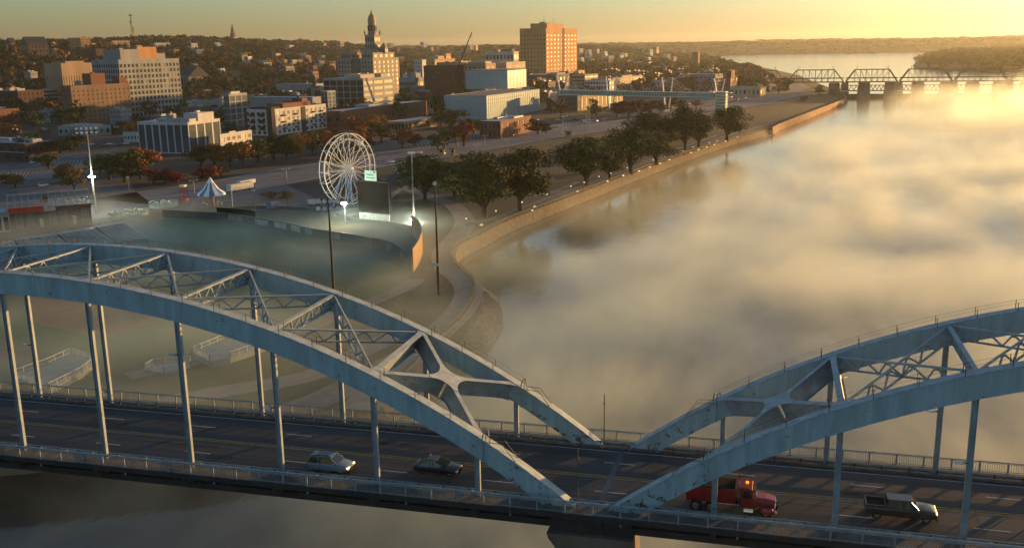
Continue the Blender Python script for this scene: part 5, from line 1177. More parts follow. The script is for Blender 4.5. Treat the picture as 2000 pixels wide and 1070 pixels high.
# red dump truck
def dump():
    x=un(1428,996,RZ).x; t=thing('dump_truck','red conventional dump truck with an amber beacon behind the right arch hanger','truck',(x,3.2,RZ-.03)); p=PA['red']; w=1.18
    MB().box(-4.0,4.0,-.45,.45,.75,1.0).build('chassis',m_trim,t)
    b=MB(); b.sweep([[(-3.9,-w,1.15),(-3.9,w,1.15),(-4.05,w,2.35),(-4.05,-w,2.35)],[(.35,-w,1.1),(.35,w,1.1),(.5,w,2.5),(.5,-w,2.5)]]); b=fix_normals(b.build('dump_body',p,t))
    q=MB()
    for i in range(6): 
        xx=-3.7+i*.78
        for s in (-1,1): q.box(xx-.06,xx+.06,s*w-.07,s*w+.07,1.1,2.42)
    q.build('body_rib',p,b,kind='stuff'); MB().box(-3.9,.3,-w*.93,w*.93,2.42,2.5).build('load_cover',m_trim,b); MB().box(.45,1.5,-w*.9,w*.9,2.6,2.68).build('cab_shield',p,b)
    c=MB().sweep([[(.75,-1.05,.85),(.75,1.05,.85),(.75,1.02,2.55),(.75,-1.02,2.55)],[(1.9,-1.05,.85),(1.9,1.05,.85),(1.75,.98,2.55),(1.75,-.98,2.55)],[(2.2,-1.0,.85),(2.2,1.0,.85),(2.15,.95,1.75),(2.15,-.95,1.75)]]); c=fix_normals(c.build('cab',p,t)); MB().sweep([[(2.14,-.85,1.78),(2.14,.85,1.78),(1.84,.82,2.45),(1.84,-.82,2.45)],[(2.2,-.85,1.8),(2.2,.85,1.8),(1.9,.82,2.47),(1.9,-.82,2.47)]]).build('windscreen',m_cglass,c)
    for s in (-1,1): MB().box(1.0,1.75,s*1.045-.02,s*1.045+.02,1.7,2.35).build('side_window',m_cglass,c)
    h=MB().sweep([ring(2.15,.95,.85,1.75,.2),ring(3.0,.85,.85,1.65,.22),ring(3.75,.75,.85,1.5,.25)]); fix_normals(h.build('hood',p,t)); MB().box(3.7,3.8,-.5,.5,.75,1.4).build('grille',m_chrome,t); MB().box(3.75,3.95,-1.15,1.15,.45,.75).build('bumper',m_chrome,t)
    for s in (-1,1):
        MB().lathe([(.01,.55),(.5,.5),(.62,.2),(.62,0),(.01,0)],(3.05,s*.88,.55),12).build('mudguard',p,t); MB().tube((.62,s*.95,1.0),(.62,s*.95,3.1),.09,n=8).build('exhaust_stack',m_chrome,t)
        MB().cbox((3.75,s*.78,1.05),(.12,.3,.2)).build('headlight',m_headoff,t); MB().tube((1.1,s*1.1,.55),(1.9,s*1.1,.55),.28,n=10).build('fuel_tank',m_chrome,t); MB().cbox((-4.0,s*.9,1.0),(.1,.3,.15)).build('tail_light',m_tail,t)
        MB().cbox((2.0,s*1.25,2.0),(.1,.12,.5)).build('wing_mirror',m_chrome,t)
    MB().lathe([(.14,0),(.14,.16),(.02,.22)],(1.3,0,2.68),8).build('beacon',m_amber,t)
    wheels(t,(-3.1,-1.75,3.0),1.2,.52,(-3.1,-1.75)); return t
dump()
# parked cars around the town
protos={}
carpx=[('white',85,364,'suv','white car parked on the plaza left of the lit lamp pole',None),('white',68,319,'suv','white car crossing the far left parking lot',None),('white',762,319,'pickup','white pickup driving on the river road right of the ferris wheel',None),
('silver',10,343,'sedan','silver car cut by the left edge in the parking lot',None),('white',818,301,'pickup','white truck pair at the road beside the tall thin lamp mast',None)]
shr=[('white',214,283),('silver',224,285),('darkgrey',236,284),('white',247,282),('red',204,286),('white',178,284),('darkgrey',160,340),('white',205,302),('white',1090,236),('red',1139,232),('darkgrey',1124,234),('white',1165,238),('silver',1105,229),('white',1050,236),('darkgrey',1310,214),('white',1322,205),('silver',1334,208),('red',1345,204),('darkgrey',1440,196),('white',1456,192),('silver',1470,188),('white',1300,217),('darkgrey',1000,266),('silver',865,302),('white',160,355),('tan',1465,178),('white',1480,176),('darkgrey',1492,174),('white',300,216),('white',309,217)]
for pc,x,y,st_,lb,g in carpx:
    p=un(x,y); car(lb,'car',(p.x,p.y,-17.93),R(62) if x<400 else R(58),pc,st_,'parked_car')
base={}
for pc,x,y in shr:
    p=un(x,y); nm={'white':'white','silver':'silver','darkgrey':'dark grey','red':'red','tan':'tan'}[pc]
    where='in the far left lot' if x<330 else ('in the museum lots below the skybridge' if x<1400 else 'by the rail yard near the rail bridge')
    lb=f'small {nm} car parked {where}'
    if pc not in base: base[pc]=car(lb,'car',(p.x,p.y,-17.93),R(75),pc,'sedan','parked_car','parked cars in the town lots')
    else: copy_tree(base[pc],loc=(p.x,p.y,-17.93),rz=R(rt.choice([75,-15,165,78])),label=lb)
# ---------------------------------------------------------------- tall lights
m_fix=mat('floodlight_housing',(.35,.36,.36),.4,metal=.3); m_lens=mat('floodlight_lens',(.75,.78,.74),.2); m_glow=mat('lit_floodlight',(1,1,.9),.3,emis=(1,.97,.75),estr=130); m_gal=mat('galvanised_pole',(.2,.21,.215),.5,var=.15,scale=.4)
def zpx(p,y): return solve(lambda h: pr((p.x,p.y,p.z+h))[1]>y,.3,120)
def lightpole(label,xb,yb,yt,nx,ny,w,rz,z=-18.,m=None,lit_y=None,sx=1.0,name='stadium_light'):
    p=un(xb,yb,z); H=zpx(p,yt); t=thing(name,label,'floodlight mast',tuple(p),rz); m=m or m_gal
    MB().tube((0,0,0),(0,0,H),.36,.16,n=10).build('pole',m,t)
    for j in range(ny):
        z=H-.5-j*1.5; MB().box(-w/2,w/2,-.08,.08,z-.09,z+.09).build('crossarm',m,t)
        for i in range(nx):
            x=-w/2+w*(i+.5)/nx; f=MB().lathe([(.16,-.26),(.5,.12),(.56,.3)],(0,0,0),8); f.v=[(x+a,-.3-c*.9+ .0,z-.1-c*.5+b*.9) for a,b,c in f.v]; f=f.build('floodlight',m_fix,t)
            g=MB(); g.lathe([(.01,.29),(.5,.29)],(0,0,0),8); g.v=[(x+a,-.3-c*.9-.02,z-.1-c*.5+b*.9) for a,b,c in g.v]; g.build('lens',m_lens,f)
    if lit_y:
        hl=zpx(p,lit_y); MB().cbox((0,-.45,hl),(2.2,.4,.5)).build('lit_lamp',m_glow,t)
        pl=bpy.data.lights.new('lamp_light','POINT'); pl.energy=6000; pl.color=(1,.97,.72); pl.shadow_soft_size=.6; po=bpy.data.objects.new('lamp_light',pl); C.objects.link(po); po.parent=t; po.location=(0,-1.6,hl)
    return t
lightpole('tall light mast at left with a wide double row of floodlights and a lit lamp',188,418,247,5,2,8.4,R(25),lit_y=345)
lightpole('dark light mast rising from behind the left arch, with a dense two-row floodlight head',656,640,386,4,2,5.6,R(8),m=m_dark)
t_=lightpole('thin tall light mast above the foul lawn with a small white lamp low down',857,577,352,1,1,1.2,R(15),m=m_dark)
MB().cbox((-.6,-.3,zpx(un(857,577),516)),(1.4,.5,.7)).build('lamp_head',m_lamp_head,t_)
lightpole('slender grey mast in front of the riverside trees with a lit lamp at its foot',809,433,294,3,1,2.6,R(15),lit_y=429)
p=un(675,440); t=thing('low_lamp_mast','short mast with a blazing white lamp at the foot of the ferris wheel','lamp',tuple(p)); hl=zpx(p,397)
MB().tube((0,0,0),(0,0,hl),.2,.12,n=8).build('pole',m_gal,t); MB().cbox((0,-.35,hl),(1.6,.4,.8)).build('lit_lamp',m_glow,t)
pl=bpy.data.lights.new('lamp_light','POINT'); pl.energy=6000; pl.color=(1,.97,.72); pl.shadow_soft_size=.6; po=bpy.data.objects.new('lamp_light',pl); C.objects.link(po); po.parent=t; po.location=(0,-1.5,hl)
# ---------------------------------------------------------------- ferris wheel
def ferris():
    p=un(684,417); t=thing('ferris_wheel','large white ferris wheel with double rims and pale blue legs','ferris wheel',tuple(p),R(69)); hub=zpx(p,330); Rr=hub-zpx(p,262) if False else abs(zpx(p,261)-hub)
    wm=mat('ferris_white',(.62,.62,.58),.5,var=.1); bl_=mat('ferris_blue_leg',(.17,.24,.42),.5); N=20
    for s in (-1,1):
        y=s*1.3; m=MB(); K=60
        for rad,th_ in ((Rr,.24),(Rr*.84,.12)):
            for i in range(K): a,b=6.28318*i/K,6.28318*(i+1)/K; m.bar((rad*math.cos(a),y,hub+rad*math.sin(a)),(rad*math.cos(b),y,hub+rad*math.sin(b)),th_,th_,(0,1,0))
        m.build('rim',wm,t)
        for i in range(N):
            a=6.28318*i/N; MB().bar((.7*math.cos(a),y*1.2,hub+.7*math.sin(a)),(Rr*math.cos(a),y,hub+Rr*math.sin(a)),.11,.11,(0,1,0)).build('spoke',wm,t)
    for i in range(N):
        a=6.28318*i/N; x,z=Rr*math.cos(a),hub+Rr*math.sin(a); MB().bar((x,-2.1,z),(x,2.1,z),.18,.18).build('cross_bar',wm,t)
        a2=a+.157; xm,zm=Rr*.84*math.cos(a2),hub+Rr*.84*math.sin(a2); m=MB(); m.bar((x,-1.3,z),(xm,1.3,zm),.08,.08); m.bar((x,-1.3,z),(Rr*.5*math.cos(a+.31),1.3,hub+Rr*.5*math.sin(a+.31)),.1,.1); m.build('brace',wm,t)
    MB().tube((0,-2.4,hub),(0,2.4,hub),.7,n=14).build('hub',wm,t)
    for s in (-1,1):
        for q in (-1,1): MB().bar((0,s*2.3,hub),(q*6.2,s*3.6,0),.55,.55,(0,1,0)).build('leg',bl_,t)
    MB().box(-7,7,-4.4,4.4,-.2,.9).build('platform',m_conc,t); m=MB()
    for i in range(15): m.box(-7+i,-6.94+i,-4.4,-4.34,.9,1.9)
    m.box(-7,7,-4.4,-4.34,1.85,1.93); m.build('fence',m_gal,t)
    # one round gondola hanging near the top
    g=MB().lathe([(.3,1.9),(1.2,1.5),(1.25,1.2),(1.0,1.1),(1.0,.5),(1.15,.3),(.5,0)],(Rr*.55,0,hub+Rr*.62),10).build('gondola',wm,t)
ferris()
# ---------------------------------------------------------------- ball park
def facing(a,b,za=-18.):
    A=un(a[0],a[1],za); Bp=un(b[0],b[1],za); d=Bp-A; return A,math.atan2(d.y,d.x),math.hypot(d.x,d.y)
A,rz,Lb=facing((702,432),(762,438)); t=thing('scoreboard','big black scoreboard with a small pale sign on top, right of the ferris wheel','scoreboard',tuple(A),rz); zb=zpx(A,412); zt_=zpx(A,352)
MB().box(0,Lb,0,1.2,zb,zt_).build('screen',m_trim,t)
m=MB(); m.box(0,Lb,-.12,0,zt_-.25,zt_+.05); m.box(-.1,.05,-.12,0,zb,zt_); m.box(Lb-.05,Lb+.1,-.12,0,zb,zt_); m.build('frame',m_dark,t)
for x in (.8,Lb/2,Lb-.8): MB().tube((x,.8,-1),(x,.8,zb),.3,n=8).build('post',m_dark,t)
sg=MB().box(Lb*.25,Lb*.62,.0,.25,zt_+.1,zt_+3.6).build('sign_panel',mat('sign_pale',(.42,.62,.55),.5,var=.05),t)
m_txt=mat('sign_letters',(.03,.12,.16),.5)
text_obj('lettering','Modern',.95,m_txt,sg,(Lb*.425,-.03,zt_+2.1),(R(90),0,0)); text_obj('lettering','Woodmen',.85,m_txt,sg,(Lb*.435,-.03,zt_+1.1),(R(90),0,0))
MB().lathe([(.01,-.35),(.35,0),(.01,.35)],(Lb*.56,-.03,zt_+3.1),6).build('emblem',m_txt,sg)
m=MB(); 
for x in (Lb*.05,Lb*.8,Lb*.95): m.bar((x,.6,zt_),(x-.8,.6,zt_+1.6),.12,.12)
m.bar((Lb*.64,.6,zt_+1.9),(Lb*.98,.6,zt_+.3),.12,.12); m.build('truss',m_dark,t)
for x0,x1,tx in ((.3,Lb*.38,'C'),(Lb*.4,Lb*1.0,'')):
    q=MB().box(x0,x1,-.3,-.1,zb-4.0,zb-.4).build('advert_panel',mat('advert_pale',(.42,.47,.47),.6,var=.15,scale=.8),t)
    if tx: text_obj('lettering',tx,2.4,mat('advert_letters',(.12,.16,.18),.6),q,((x0+x1)/2,-.33,zb-2.2),(R(90),0,0))
m_wallg=mat('outfield_wall_green',(.035,.06,.05),.8,var=.2); 
def wallpath(name,label,px,h,m,thick=.3,z=-18.,cat='wall',smooth=True,panels=None):
    pts=[un(*q) for q in px]; pts=catmull(pts,5) if smooth else pts; o0=pts[0].copy(); t=thing(name,label,cat,(o0.x,o0.y,z))
    secs=[]
    for i,p in enumerate(pts):
        d=pts[min(i+1,len(pts)-1)]-pts[max(i-1,0)]; d.z=0; d.normalize(); n=Vector((d.y,-d.x,0))*thick/2; q=p-o0
        secs.append([(q.x-n.x,q.y-n.y,-1),(q.x+n.x,q.y+n.y,-1),(q.x+n.x,q.y+n.y,h),(q.x-n.x,q.y-n.y,h)])
    fix_normals(MB().sweep(secs).build('wall_body',m,t)); 
    fix_normals(MB().sweep([[(a[2][0],a[2][1],h),(a[2][0],a[2][1],h+.12),(a[3][0],a[3][1],h+.12),(a[3][0],a[3][1],h)] for a in secs]).build('coping',m_gal,t))
    if panels:
        for k,(i0,i1,c_) in enumerate(panels):
            s=[]
            for i in range(i0,i1+1):
                a=secs[min(i,len(secs)-1)]; nx,ny=(a[1][0]-a[0][0])/thick,(a[1][1]-a[0][1])/thick; b=a[1]; s.append([(b[0]+nx*.03,b[1]+ny*.03,.4),(b[0]+nx*.06,b[1]+ny*.06,.4),(b[0]+nx*.06,b[1]+ny*.06,h-.3),(b[0]+nx*.03,b[1]+ny*.03,h-.3)])
            fix_normals(MB().sweep(s).build('advert_panel',c_,t))
    return t
ad1=mat('advert_grey_green',(.3,.36,.33),.7,var=.4,scale=.5); ad2=mat('advert_dim',(.12,.17,.16),.7,var=.5,scale=.6)
wallpath('outfield_wall','long low dark green outfield wall with advert panels curving across the ball field',[(318,424),(430,430),(500,440),(560,450),(610,462),(700,476),(740,486)],2.6,m_wallg,panels=[(6,8,ad2),(10,12,ad1),(13,15,ad1),(16,18,ad1),(19,20,ad2),(22,23,ad2)])
wallpath('corner_wall','dark curved corner wall of the ball field with faint white lettering',[(728,488),(765,497),(806,524)],3.6,mat('corner_wall_dark',(.05,.055,.06),.8,var=.2),panels=[(4,5,ad2),(6,6,ad1),(7,8,ad2)])
wallpath('foul_pole_wall','tall curved orange-lit end wall at the right corner of the ball field',[(806,532),(818,512),(824,490),(818,470),(806,458)],6.2,mat('foul_wall_tan',(.30,.19,.09),.8,var=.2),thick=.5)
wallpath('berm_fence','thin dark fence along the top of the outfield berm',[(430,414),(500,408),(620,414),(690,432),(760,440),(815,452)],1.2,m_dark,thick=.08,cat='fence')
wallpath('dark_backdrop_wall','dark blue-black backdrop wall at the left end of the berm',[(425,428),(480,432),(500,436)],4.2,m_trim)
for k,(a,b_,c_,d_) in enumerate([((185,444),(242,436),(292,468),(228,476)),((111,458),(183,446),(226,477),(144,486)),((28,470),(108,459),(142,487),(58,506)),((-60,486),(24,472),(56,507),(-20,528))]):
    P4=[un(*a,-13.2),un(*b_,-13.2),un(*c_,-17.3),un(*d_,-17.3)]; lbl=['rightmost bank of pale bleachers on the far side of the ball field','second bleacher bank from the right, with a white rail along its top','third bleacher bank from the right, partly behind the left arch','bleacher bank cut by the left edge above the arch'][k]
    t=thing('bleachers',lbl,'bleachers',(P4[3].x,P4[3].y,-18),0); n=15; m=MB(); o0=Vector((P4[3].x,P4[3].y,-18)); s=MB()
    for i in range(n):
        u0,u1=i/n,(i+1)/n; l0,l1=P4[3].lerp(P4[0],u0)-o0,P4[3].lerp(P4[0],u1)-o0; r0,r1=P4[2].lerp(P4[1],u0)-o0,P4[2].lerp(P4[1],u1)-o0; z=l1.z
        m.add([(l0.x,l0.y,-.5),(r0.x,r0.y,-.5),(r1.x,r1.y,-.5),(l1.x,l1.y,-.5),(l0.x,l0.y,z),(r0.x,r0.y,z),(r1.x,r1.y,z),(l1.x,l1.y,z)],[(0,3,2,1),(4,5,6,7),(0,1,5,4),(1,2,6,5),(2,3,7,6),(3,0,4,7)])
        c0,c1=l0.lerp(l1,.45),r0.lerp(r1,.45); s.bar((c0.x,c0.y,z+.38),(c1.x,c1.y,z+.38),.42,.1)
    m.build('terrace',mat('terrace_concrete',(.07,.075,.078),.9,var=.2),t); s.build('bench_seats',mat('bleacher_metal',(.55,.60,.58),.45,var=.1),t,kind='stuff')
    rl=MB(); a_,b2=P4[0]-o0,P4[1]-o0; rl.bar((a_.x,a_.y,a_.z+1.2),(b2.x,b2.y,b2.z+1.2),.12,.12)
    for i in range(9): c0=a_.lerp(b2,i/8); rl.bar((c0.x,c0.y,c0.z),(c0.x,c0.y,c0.z+1.2),.08,.08)
    rl.build('rail',m_gal,t)
# concession building with the red panel and big letters
A,rz,Lb=facing((22,452),(181,438)); t=thing('concourse_building','long grey concourse building with a red panelled roof edge and raised white roof letters','building',tuple(A),rz); H=zpx(A,405)
MB().box(0,Lb,0,10,0,H-1).build('wall',mat('concourse_grey',(.13,.135,.14),.8,var=.15),t); gl=mat('shutter_glass',(.22,.25,.25),.35,var=.3,scale=.6)
for i in range(7):
    x=Lb*(.06+i*.135)
    if i in (2,5): MB().box(x+.6,x+1.8,-.1,.05,.6,3.6).build('white_door',mat('door_white',(.5,.5,.5),.6),t); continue
    d=MB().box(x,x+Lb*.105,-.06,.04,.8,H-2.2).build('garage_door',gl,t); mm_=MB()
    for j in range(5): mm_.box(x+j*Lb*.105/4-.04,x+j*Lb*.105/4+.04,-.1,-.05,.8,H-2.2); 
    for j in range(4): mm_.box(x,x+Lb*.105,-.11,-.06,.8+j*(H-3)/3-.04,.8+j*(H-3)/3+.04)
    mm_.build('door_grid',m_trim,d)
MB().box(-.3,Lb+.5,-2.6,10.4,H-1,H-.5).build('roof',m_roofg,t); MB().box(0,Lb*.42,-2.9,-2.65,H-2.0,H-.1).build('red_panel',mat('red_panel',(.55,.05,.03),.6,var=.15),t); MB().box(Lb*.42,Lb*.56,-2.9,-2.65,H-2.0,H-.1).build('pale_panel',mat('advert_cream',(.5,.42,.35),.6),t); MB().box(Lb*.56,Lb*1.0,-2.9,-2.65,H-1.9,H-1.2).build('red_panel',mat('dim_red_panel',(.2,.05,.04),.6),t)
text_obj('roof_lettering','BUD LIGHT',3.0,mat('roof_letters_white',(.5,.52,.54),.5),t,(Lb*.78,-2.4,H+.95),(R(70),0,0),.12)
tr=MB(); 
for z,yy in ((H+3.4,5),(H+.2,9)): tr.bar((0,yy,z),(Lb,yy,z),.3,.3)
for i in range(13): x=Lb*i/12; tr.bar((x,9.5,H-.4),(x,5,H+3.4),.16,.16); tr.bar((x,-2.4,H-.4),(x,5,H+3.4),.16,.16)
tr.build('roof_truss',mat('truss_pale',(.35,.36,.37),.6),t)
A,rz,Lb=facing((-70,462),(21,452)); t=thing('white_corner_building','white flat building cut by the left edge beside the concourse','building',tuple(A),rz); H=zpx(A,425)
MB().box(0,Lb,0,9,0,H).build('wall',wmat('white'),t); MB().box(-.5,Lb+.5,-1.2,9.5,H,H+.5).build('roof',m_roofw,t)
for x in (Lb*.55,Lb*.72,Lb*.88): MB().box(x,x+1.4,-.08,.05,.5,H-1.4).build('window',m_glassd,t)
# white fenced decks behind the arches
def deck_thing(label,px,h,post=2.0):
    pts=[un(x,y,-17) for x,y in px]; o0=Vector((pts[0].x,pts[0].y,-18)); t=thing('fenced_deck',label,'viewing deck',tuple(o0)); q=[p-o0 for p in pts]; mw_=mat('white_fence',(.40,.42,.40),.6,var=.1)
    MB().prism([(p.x,p.y) for p in q],-.1,h).build('platform',mat('deck_boards',(.22,.25,.23),.8,var=.15),t); f=MB()
    for a,b_ in zip(q,q[1:]+q[:1]):
        L_=(b_-a).length; n=max(2,int(L_/post)); f.bar((a.x,a.y,h+1.15),(b_.x,b_.y,h+1.15),.12,.12); f.bar((a.x,a.y,h+.3),(b_.x,b_.y,h+.3),.08,.08)
        for i in range(n+1): c=a.lerp(b_,i/n); f.bar((c.x,c.y,h-.1),(c.x,c.y,h+1.15),.12,.12)
        for i in range(n*6): c=a.lerp(b_,(i+.5)/(n*6)); f.bar((c.x,c.y,h+.3),(c.x,c.y,h+1.1),.03,.03)
    f.build('white_fence',mw_,t); return t
deck_thing('pale deck with a white fence behind the leftmost hangers',[(24,735),(90,712),(140,690),(188,705),(160,728),(95,760)],1.0)
deck_thing('long white fenced deck behind the middle of the left arch',[(378,690),(440,664),(455,660),(560,640),(560,662),(450,700),(410,708)],1.2)
deck_thing('small low white fenced patio between the two larger decks',[(282,716),(300,706),(345,702),(372,700),(372,712),(320,722)],.4)
# ---------------------------------------------------------------- fairground rides
def swing():
    p=un(415,405); t=thing('swing_carousel','blue and white striped tent-roofed carousel with a white peak','carousel',tuple(p)); k=mpp(p); R_=27*k; n=16
    z0,z1=zpx(p,377),zpx(p,346); prof=[(1,0),(.55,.28),(.28,.62),(.2,.66)]
    for nm,off,m in (('canopy',0,mat('tent_white',(.62,.66,.66),.7,var=.06)),('canopy_stripe',1,mat('tent_blue',(.05,.16,.36),.7,var=.1))):
        mb=MB()
        for i in range(off,n,2):
            a,b=6.28318*i/n,6.28318*(i+1)/n
            for (r0,h0),(r1,h1) in zip(prof[:-1],prof[1:]):
                mb.add([(R_*r*math.cos(q),R_*r*math.sin(q),z0+(z1-z0)*h) for r,h,q in ((r0,h0,a),(r0,h0,b),(r1,h1,b),(r1,h1,a))],[(0,1,2,3)])
            mb.add([(R_*math.cos(a),R_*math.sin(a),z0),(R_*math.cos(b),R_*math.sin(b),z0),(R_*math.cos(b),R_*math.sin(b),z0-.7),(R_*math.cos(a),R_*math.sin(a),z0-.7)],[(0,1,2,3)])
        mb.build(nm,m,t)
    MB().lathe([(R_*.22,z0+(z1-z0)*.62),(R_*.24,z0+(z1-z0)*.68),(R_*.02,z1)],n=12).build('peak',mat('tent_white',(0,0,0)),t)
    MB().lathe([(1.2,0),(.8,z0*.6),(1.5,z0)],n=12).build('centre_column',mat('carousel_column',(.2,.12,.1),.6,var=.3),t); MB().lathe([(R_*.85,0),(R_*.85,.5),(.1,.55)],n=20).build('platform',m_conc,t)
    for i in range(12): a=6.28318*i/12; MB().tube((R_*.7*math.cos(a),R_*.7*math.sin(a),z0),(R_*.72*math.cos(a),R_*.72*math.sin(a),1.8),.05,n=4).build('pole',m_gal,t); MB().cbox((R_*.72*math.cos(a),R_*.72*math.sin(a),1.5),(.7,.7,.9),a).build('seat',mat('ride_seat',(.25,.2,.15),.6,var=.4),t)
swing()
mr_=mat('ride_red',(.30,.04,.04),.6,var=.2); mgp=mat('ride_lamplight_green',(.36,.45,.36),.6,var=.15)  # green cast of lamplight in fog is put into the round rides' colour
p=un(361,400); t=thing('drop_tower_ride','slim red lattice drop tower ride left of the striped carousel','ride',tuple(p)); H=zpx(p,360); m=MB()
for sx in (-1,1):
    for sy in (-1,1): m.bar((sx*1.7,sy*1.7,0),(sx*.6,sy*.6,H*.9),.25,.25)
for i in range(7): s_=1 if i%2 else -1; a=1.7-1.1*i/7; m.bar((-s_*a,-a,H*.9*i/7),(s_*a,-a,H*.9*(i+1)/7),.15,.15)
m.build('lattice',mr_,t); MB().cbox((0,0,H*.93),(2,2,.8)).build('head',mat('ride_cream',(.45,.4,.35),.6),t); MB().cbox((0,0,H*.25),(2.8,2.8,1)).build('seat_ring',mr_,t)
def round_ride(label,xc,yc,wpx,hpx,label2=None):
    p=un(xc,yc); t=thing('round_ride',label,'ride',tuple(p)); k=mpp(p); r=wpx*k/2
    MB().lathe([(r,0),(r,.9),(r*.9,1.0),(.1,1.1)],n=24).build('platform',mgp,t); f=MB()
    for i in range(24): a=6.28318*i/24; b=6.28318*(i+1)/24; f.bar((r*math.cos(a),r*math.sin(a),.9),(r*math.cos(a),r*math.sin(a),2.1),.08,.08); f.bar((r*math.cos(a),r*math.sin(a),2.1),(r*math.cos(b),r*math.sin(b),2.1),.1,.1)
    f.build('fence',mgp,t); MB().lathe([(1.3,1),(1.1,2.2),(.2,2.9)],n=10).build('centre_hub',mat('ride_white',(.5,.52,.48),.5),t)
    for i in range(8): a=6.28318*i/8; MB().cbox((r*.6*math.cos(a),r*.6*math.sin(a),1.5),(1.1,.8,.8),a).build('seat',mgp,t)
round_ride('pale fenced round ride, lamplight green in its colour, just left of the red tower',320,404,54,12)
round_ride('pale round ride, lamplight green in its colour, with a small sign, nearer to the lit mast',268,420,46,14)
round_ride('small tangled pale ride at the foot of the lit mast',225,426,26,10)
def trailer(label,a,b_,ytop,m,name='trailer'):
    A,rz,L_=facing(a,b_); t=thing(name,label,'trailer',tuple(A),rz); H=zpx(A,ytop); q=MB().box(0,L_,0,2.6,.9,H).build('box_body',m,t); rb_=MB()
    for i in range(8): rb_.box(L_*(i+.5)/8-.05,L_*(i+.5)/8+.05,-.05,0,.95,H-.1)
    rb_.build('body_rib',m,q,kind='stuff')
    for x in (L_*.15,L_*.8):
        for y in (0,2.6): MB().tube((x,y-.15,.5),(x,y+.15,.5),.5,n=12).build('wheel',m_tyre,t)
    MB().box(L_,L_+1.4,1,1.6,.8,1.0).build('hitch',m_trim,t)
mt=mat('trailer_white',(.42,.45,.44),.5,var=.1)
trailer('long white trailer behind the striped carousel',(452,378),(496,370),362,mt)
trailer('grey white trailer behind the first one, nearer to the road',(470,366),(500,360),355,mt)
trailer('small blue container by the berm left of the ferris wheel',(530,412),(547,409),396,mat('container_blue',(.04,.09,.2),.6),'container')
trailer('white utility trailer by the foot of the ferris wheel',(604,404),(628,402),392,mt)
def post(label,x,yb,yt,m,name='post',arm=True,cat='lamp post'):
    p=un(x,yb); H=zpx(p,yt); t=thing(name,label,cat,tuple(p)); MB().tube((0,0,0),(0,0,H),.14,.09,n=8).build('pole',m,t)
    MB().cbox((0,-.1,H),(.8,.5,.25)).build('lamp_head',m_lamp_head if arm else m,t); return t
post('white post with a lamp and a pale box at its foot, right of the carousel',455,410,370,m_lamp_head); post('dark bare post standing in front of the road left of the ferris wheel',562,410,349,m_dark,'dark_post',False,'post'); post('grey post at the berm left of the dark bare post',500,428,372,m_gal,'grey_post')
post('thin grey post beside the plaza left of the round rides',252,372,346,m_gal,'grey_post')
# street lights along the river drive and in the lots
sl=[(1100,262,228),(1148,255,225),(895,290,270),(947,285,265),(1014,270,250),(1210,243,226),(1260,236,220),(1320,226,210),(1385,215,199),(1440,206,190),(870,296,278),(640,340,318),(560,352,330),(380,378,352),(700,300,278),(1180,250,232),(930,300,282),(990,288,272),(1060,280,262),(1085,266,246)]
for i,(x,yb,yt) in enumerate(sl):
    p=un(x,yb); H=zpx(p,yt); t=thing('street_light','pale street light standing along the river road','street light',tuple(p),R(60),'street lights along the river road'); MB().tube((0,0,0),(0,0,H),.16,.1,n=6).build('pole',m_gal,t); MB().bar((-1.6,0,H),(1.6,0,H),.1,.1).build('arm',m_gal,t)
    for s in (-1,1): MB().cbox((s*1.6,0,H-.05),(.8,.35,.2)).build('lamp_head',m_lamp_head,t)
for x,y,lb in ((1102,262,'left of the two white gantry signals in the museum lots'),(1149,252,'right of the two white gantry signals in the museum lots')):
    p=un(x,y); t=thing('signal_gantry',lb,'signal',tuple(p),R(20)); k=mpp(p)
    for s in (-1,1): MB().tube((s*1.2,0,0),(s*1.2,0,24*k),.2,n=6).build('post',mwht,t)
    MB().box(-5,5,-.15,.15,17*k,17*k+.35).build('arm',mwht,t); MB().box(-3.5,3.5,-.15,.15,13*k,13*k+.3).build('arm',mwht,t); MB().cbox((-3,-.2,15*k),(1.6,.5,1.2)).build('signal_box',mwht,t)
my=mat('kiosk_yellow',(.45,.33,.12),.7,var=.15)  # one even yellow for the kiosk walls
for x,y,yt,w,lb in ((862,303,292,1.6,'left yellow ticket kiosk by the river road'),(884,304,291,1.2,'tall narrow yellow kiosk right of the first one'),(1110,268,257,2.0,'yellow kiosk in front of the museum lots')):
    p=un(x,y); t=thing('yellow_kiosk',lb,'kiosk',tuple(p),R(15)); H=zpx(p,yt); MB().box(-w,w,-w*.7,w*.7,0,H).build('wall',my,t); MB().box(-w-.3,w+.3,-w*.7-.3,w*.7+.3,H,H+.3).build('roof',m_dark,t); MB().box(-w*.4,w*.4,-w*.7-.05,-w*.7+.05,H*.5,H*.85).build('window',m_glassd,t)
# ---------------------------------------------------------------- river railing, park lamps and benches
pth=dens(catmull(shore_near[7:],6),2.4); o0=Vector((pth[0].x,pth[0].y,-17.7))
t=thing('river_railing','dark metal railing running along the top of the stone river wall','railing',tuple(o0)); mrl=mat('railing_metal',(.06,.05,.04),.6)
r_=MB(); prev=None
def off(i):
    d=pth[min(i+1,len(pth)-1)]-pth[max(i-1,0)]; d.z=0; d.normalize(); q=pth[i]-Vector((d.y,-d.x,0))*.35-o0; q.z=0; return q
pts=[off(i) for i in range(len(pth))]
for a,b_ in zip(pts[:-1],pts[1:]):
    for h in (.45,.8,1.15): r_.bar((a.x,a.y,h),(b_.x,b_.y,h),.05,.05)
r_.build('rail',mrl,t); pm0=MB().box(-.06,.06,-.06,.06,0,1.25).build('railing_post',mrl,t); pm0.location=pts[0]; far_=MB()
for i,q in enumerate(pts[1:]):
    if i<99: c=pm0.copy(); C.objects.link(c); c.parent=t; c.location=q
    else: far_.box(q.x-.06,q.x+.06,q.y-.06,q.y+.06,0,1.25)
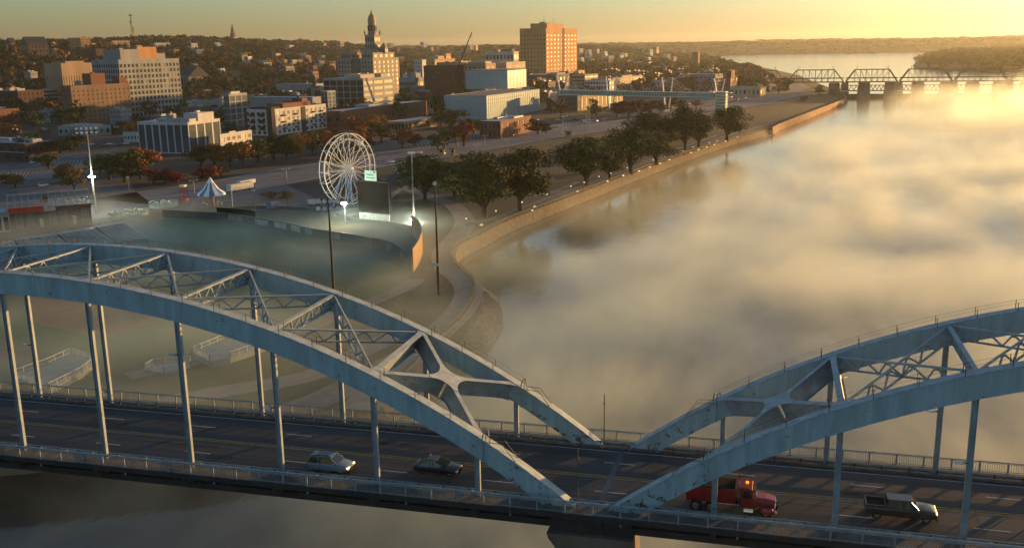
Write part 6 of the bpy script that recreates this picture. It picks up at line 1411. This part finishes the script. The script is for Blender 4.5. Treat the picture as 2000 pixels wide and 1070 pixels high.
far_.build('railing_post',mrl,t,kind='stuff')
m_globe=mat('lamp_globe',(.75,.74,.7),.3,emis=(1,.93,.8),estr=.35)
lp=[(969,433),(1020,415),(1069,399),(1115,382),(1141,374),(1170,362),(1193,355),(1225,344),(1275,328),(1297,321),(1334,309),(1353,301),(911,449),(1040,432),(1400,288),(1440,280),(1128,400) ,(1385,292)]
first=None
for i,(x,y) in enumerate(lp):
    p=un(x,y); 
    if first is None:
        first=thing('park_lamp','white globe park lamp on a dark post under the riverside trees','park lamp',tuple(p),0,'park lamps under the riverside trees'); MB().tube((0,0,0),(0,0,3.4),.08,.05,n=6).build('post',mrl,first); MB().lathe([(.02,0),(.24,.12),(.3,.32),(.2,.52),(.02,.6)],(0,0,3.4),10).build('globe',m_globe,first)
    elif x!=1128: copy_tree(first,loc=tuple(p))
bn=[(1187,357),(1218,346),(1249,337),(1270,329),(1290,322),(1308,315),(1350,301),(1365,295),(1381,290),(1396,285),(1418,278),(1129,377),(1045,407),(941,443)]; first=None
for i,(x,y) in enumerate(bn):
    p=un(x,y); 
    if first is None:
        first=thing('park_bench','pale park bench facing the river beside the railing','bench',tuple(p),R(77),'park benches along the river railing'); MB().box(-1,1,-.25,.2,.4,.47).build('seat',mwht,first); MB().box(-1,1,.2,.27,.5,.95).build('backrest',mwht,first)
        for s in (-.85,.85): MB().box(s-.05,s+.05,-.2,.2,0,.4).build('leg',mrl,first)
    else: copy_tree(first,loc=tuple(p))
# stub poles on the bridge
for x,y,yt,lb,v in ((1180,858,770,'dark stub pole standing on the far kerb between the arches',BW+.5),(1129,975,876,'thin grey pole on the near kerb between the arches',.55)):
    d=Fw+Rc*(x-1000)/FPX+Uc*(535-y)/FPX; k=(v-CP[1])/d[1]; q=CP+d*k; t=thing('kerb_pole',lb,'pole',(q[0],v,-.6)); p=Vector((q[0],v,-.6)); H=zpx(p,yt); MB().tube((0,0,0),(0,0,H),.07,.05,n=6).build('pole',m_pole,t); MB().tube((0,0,0),(0,0,.15),.16,n=8).build('base',m_pole,t); MB().cbox((0,0,H*.82),(.18,.18,.22)).build('clamp',m_pole,t)

# ---------------------------------------------------------------- labels of look-alikes: say which one by its place
ORD=['','first','second','third','fourth','fifth','sixth','seventh','eighth','ninth','tenth','eleventh','twelfth','thirteenth','fourteenth','fifteenth','sixteenth','seventeenth','eighteenth','nineteenth','twentieth']
by={}
for o in C.objects:
    if o.parent is None and 'label' in o.keys(): by.setdefault(o['label'],[]).append(o)
for lb,os_ in by.items():
    if 1<len(os_)<=20:
        os_.sort(key=lambda o: pr(tuple(o.location))[0])
        for i,o in enumerate(os_):
            w=f'{ORD[i+1]} from the left' if i<len(os_)-1 else 'rightmost of these'
            base_=lb if len(lb.split())+4<=16 else ' '.join(lb.split()[:12])
            o['label']=base_+', '+w
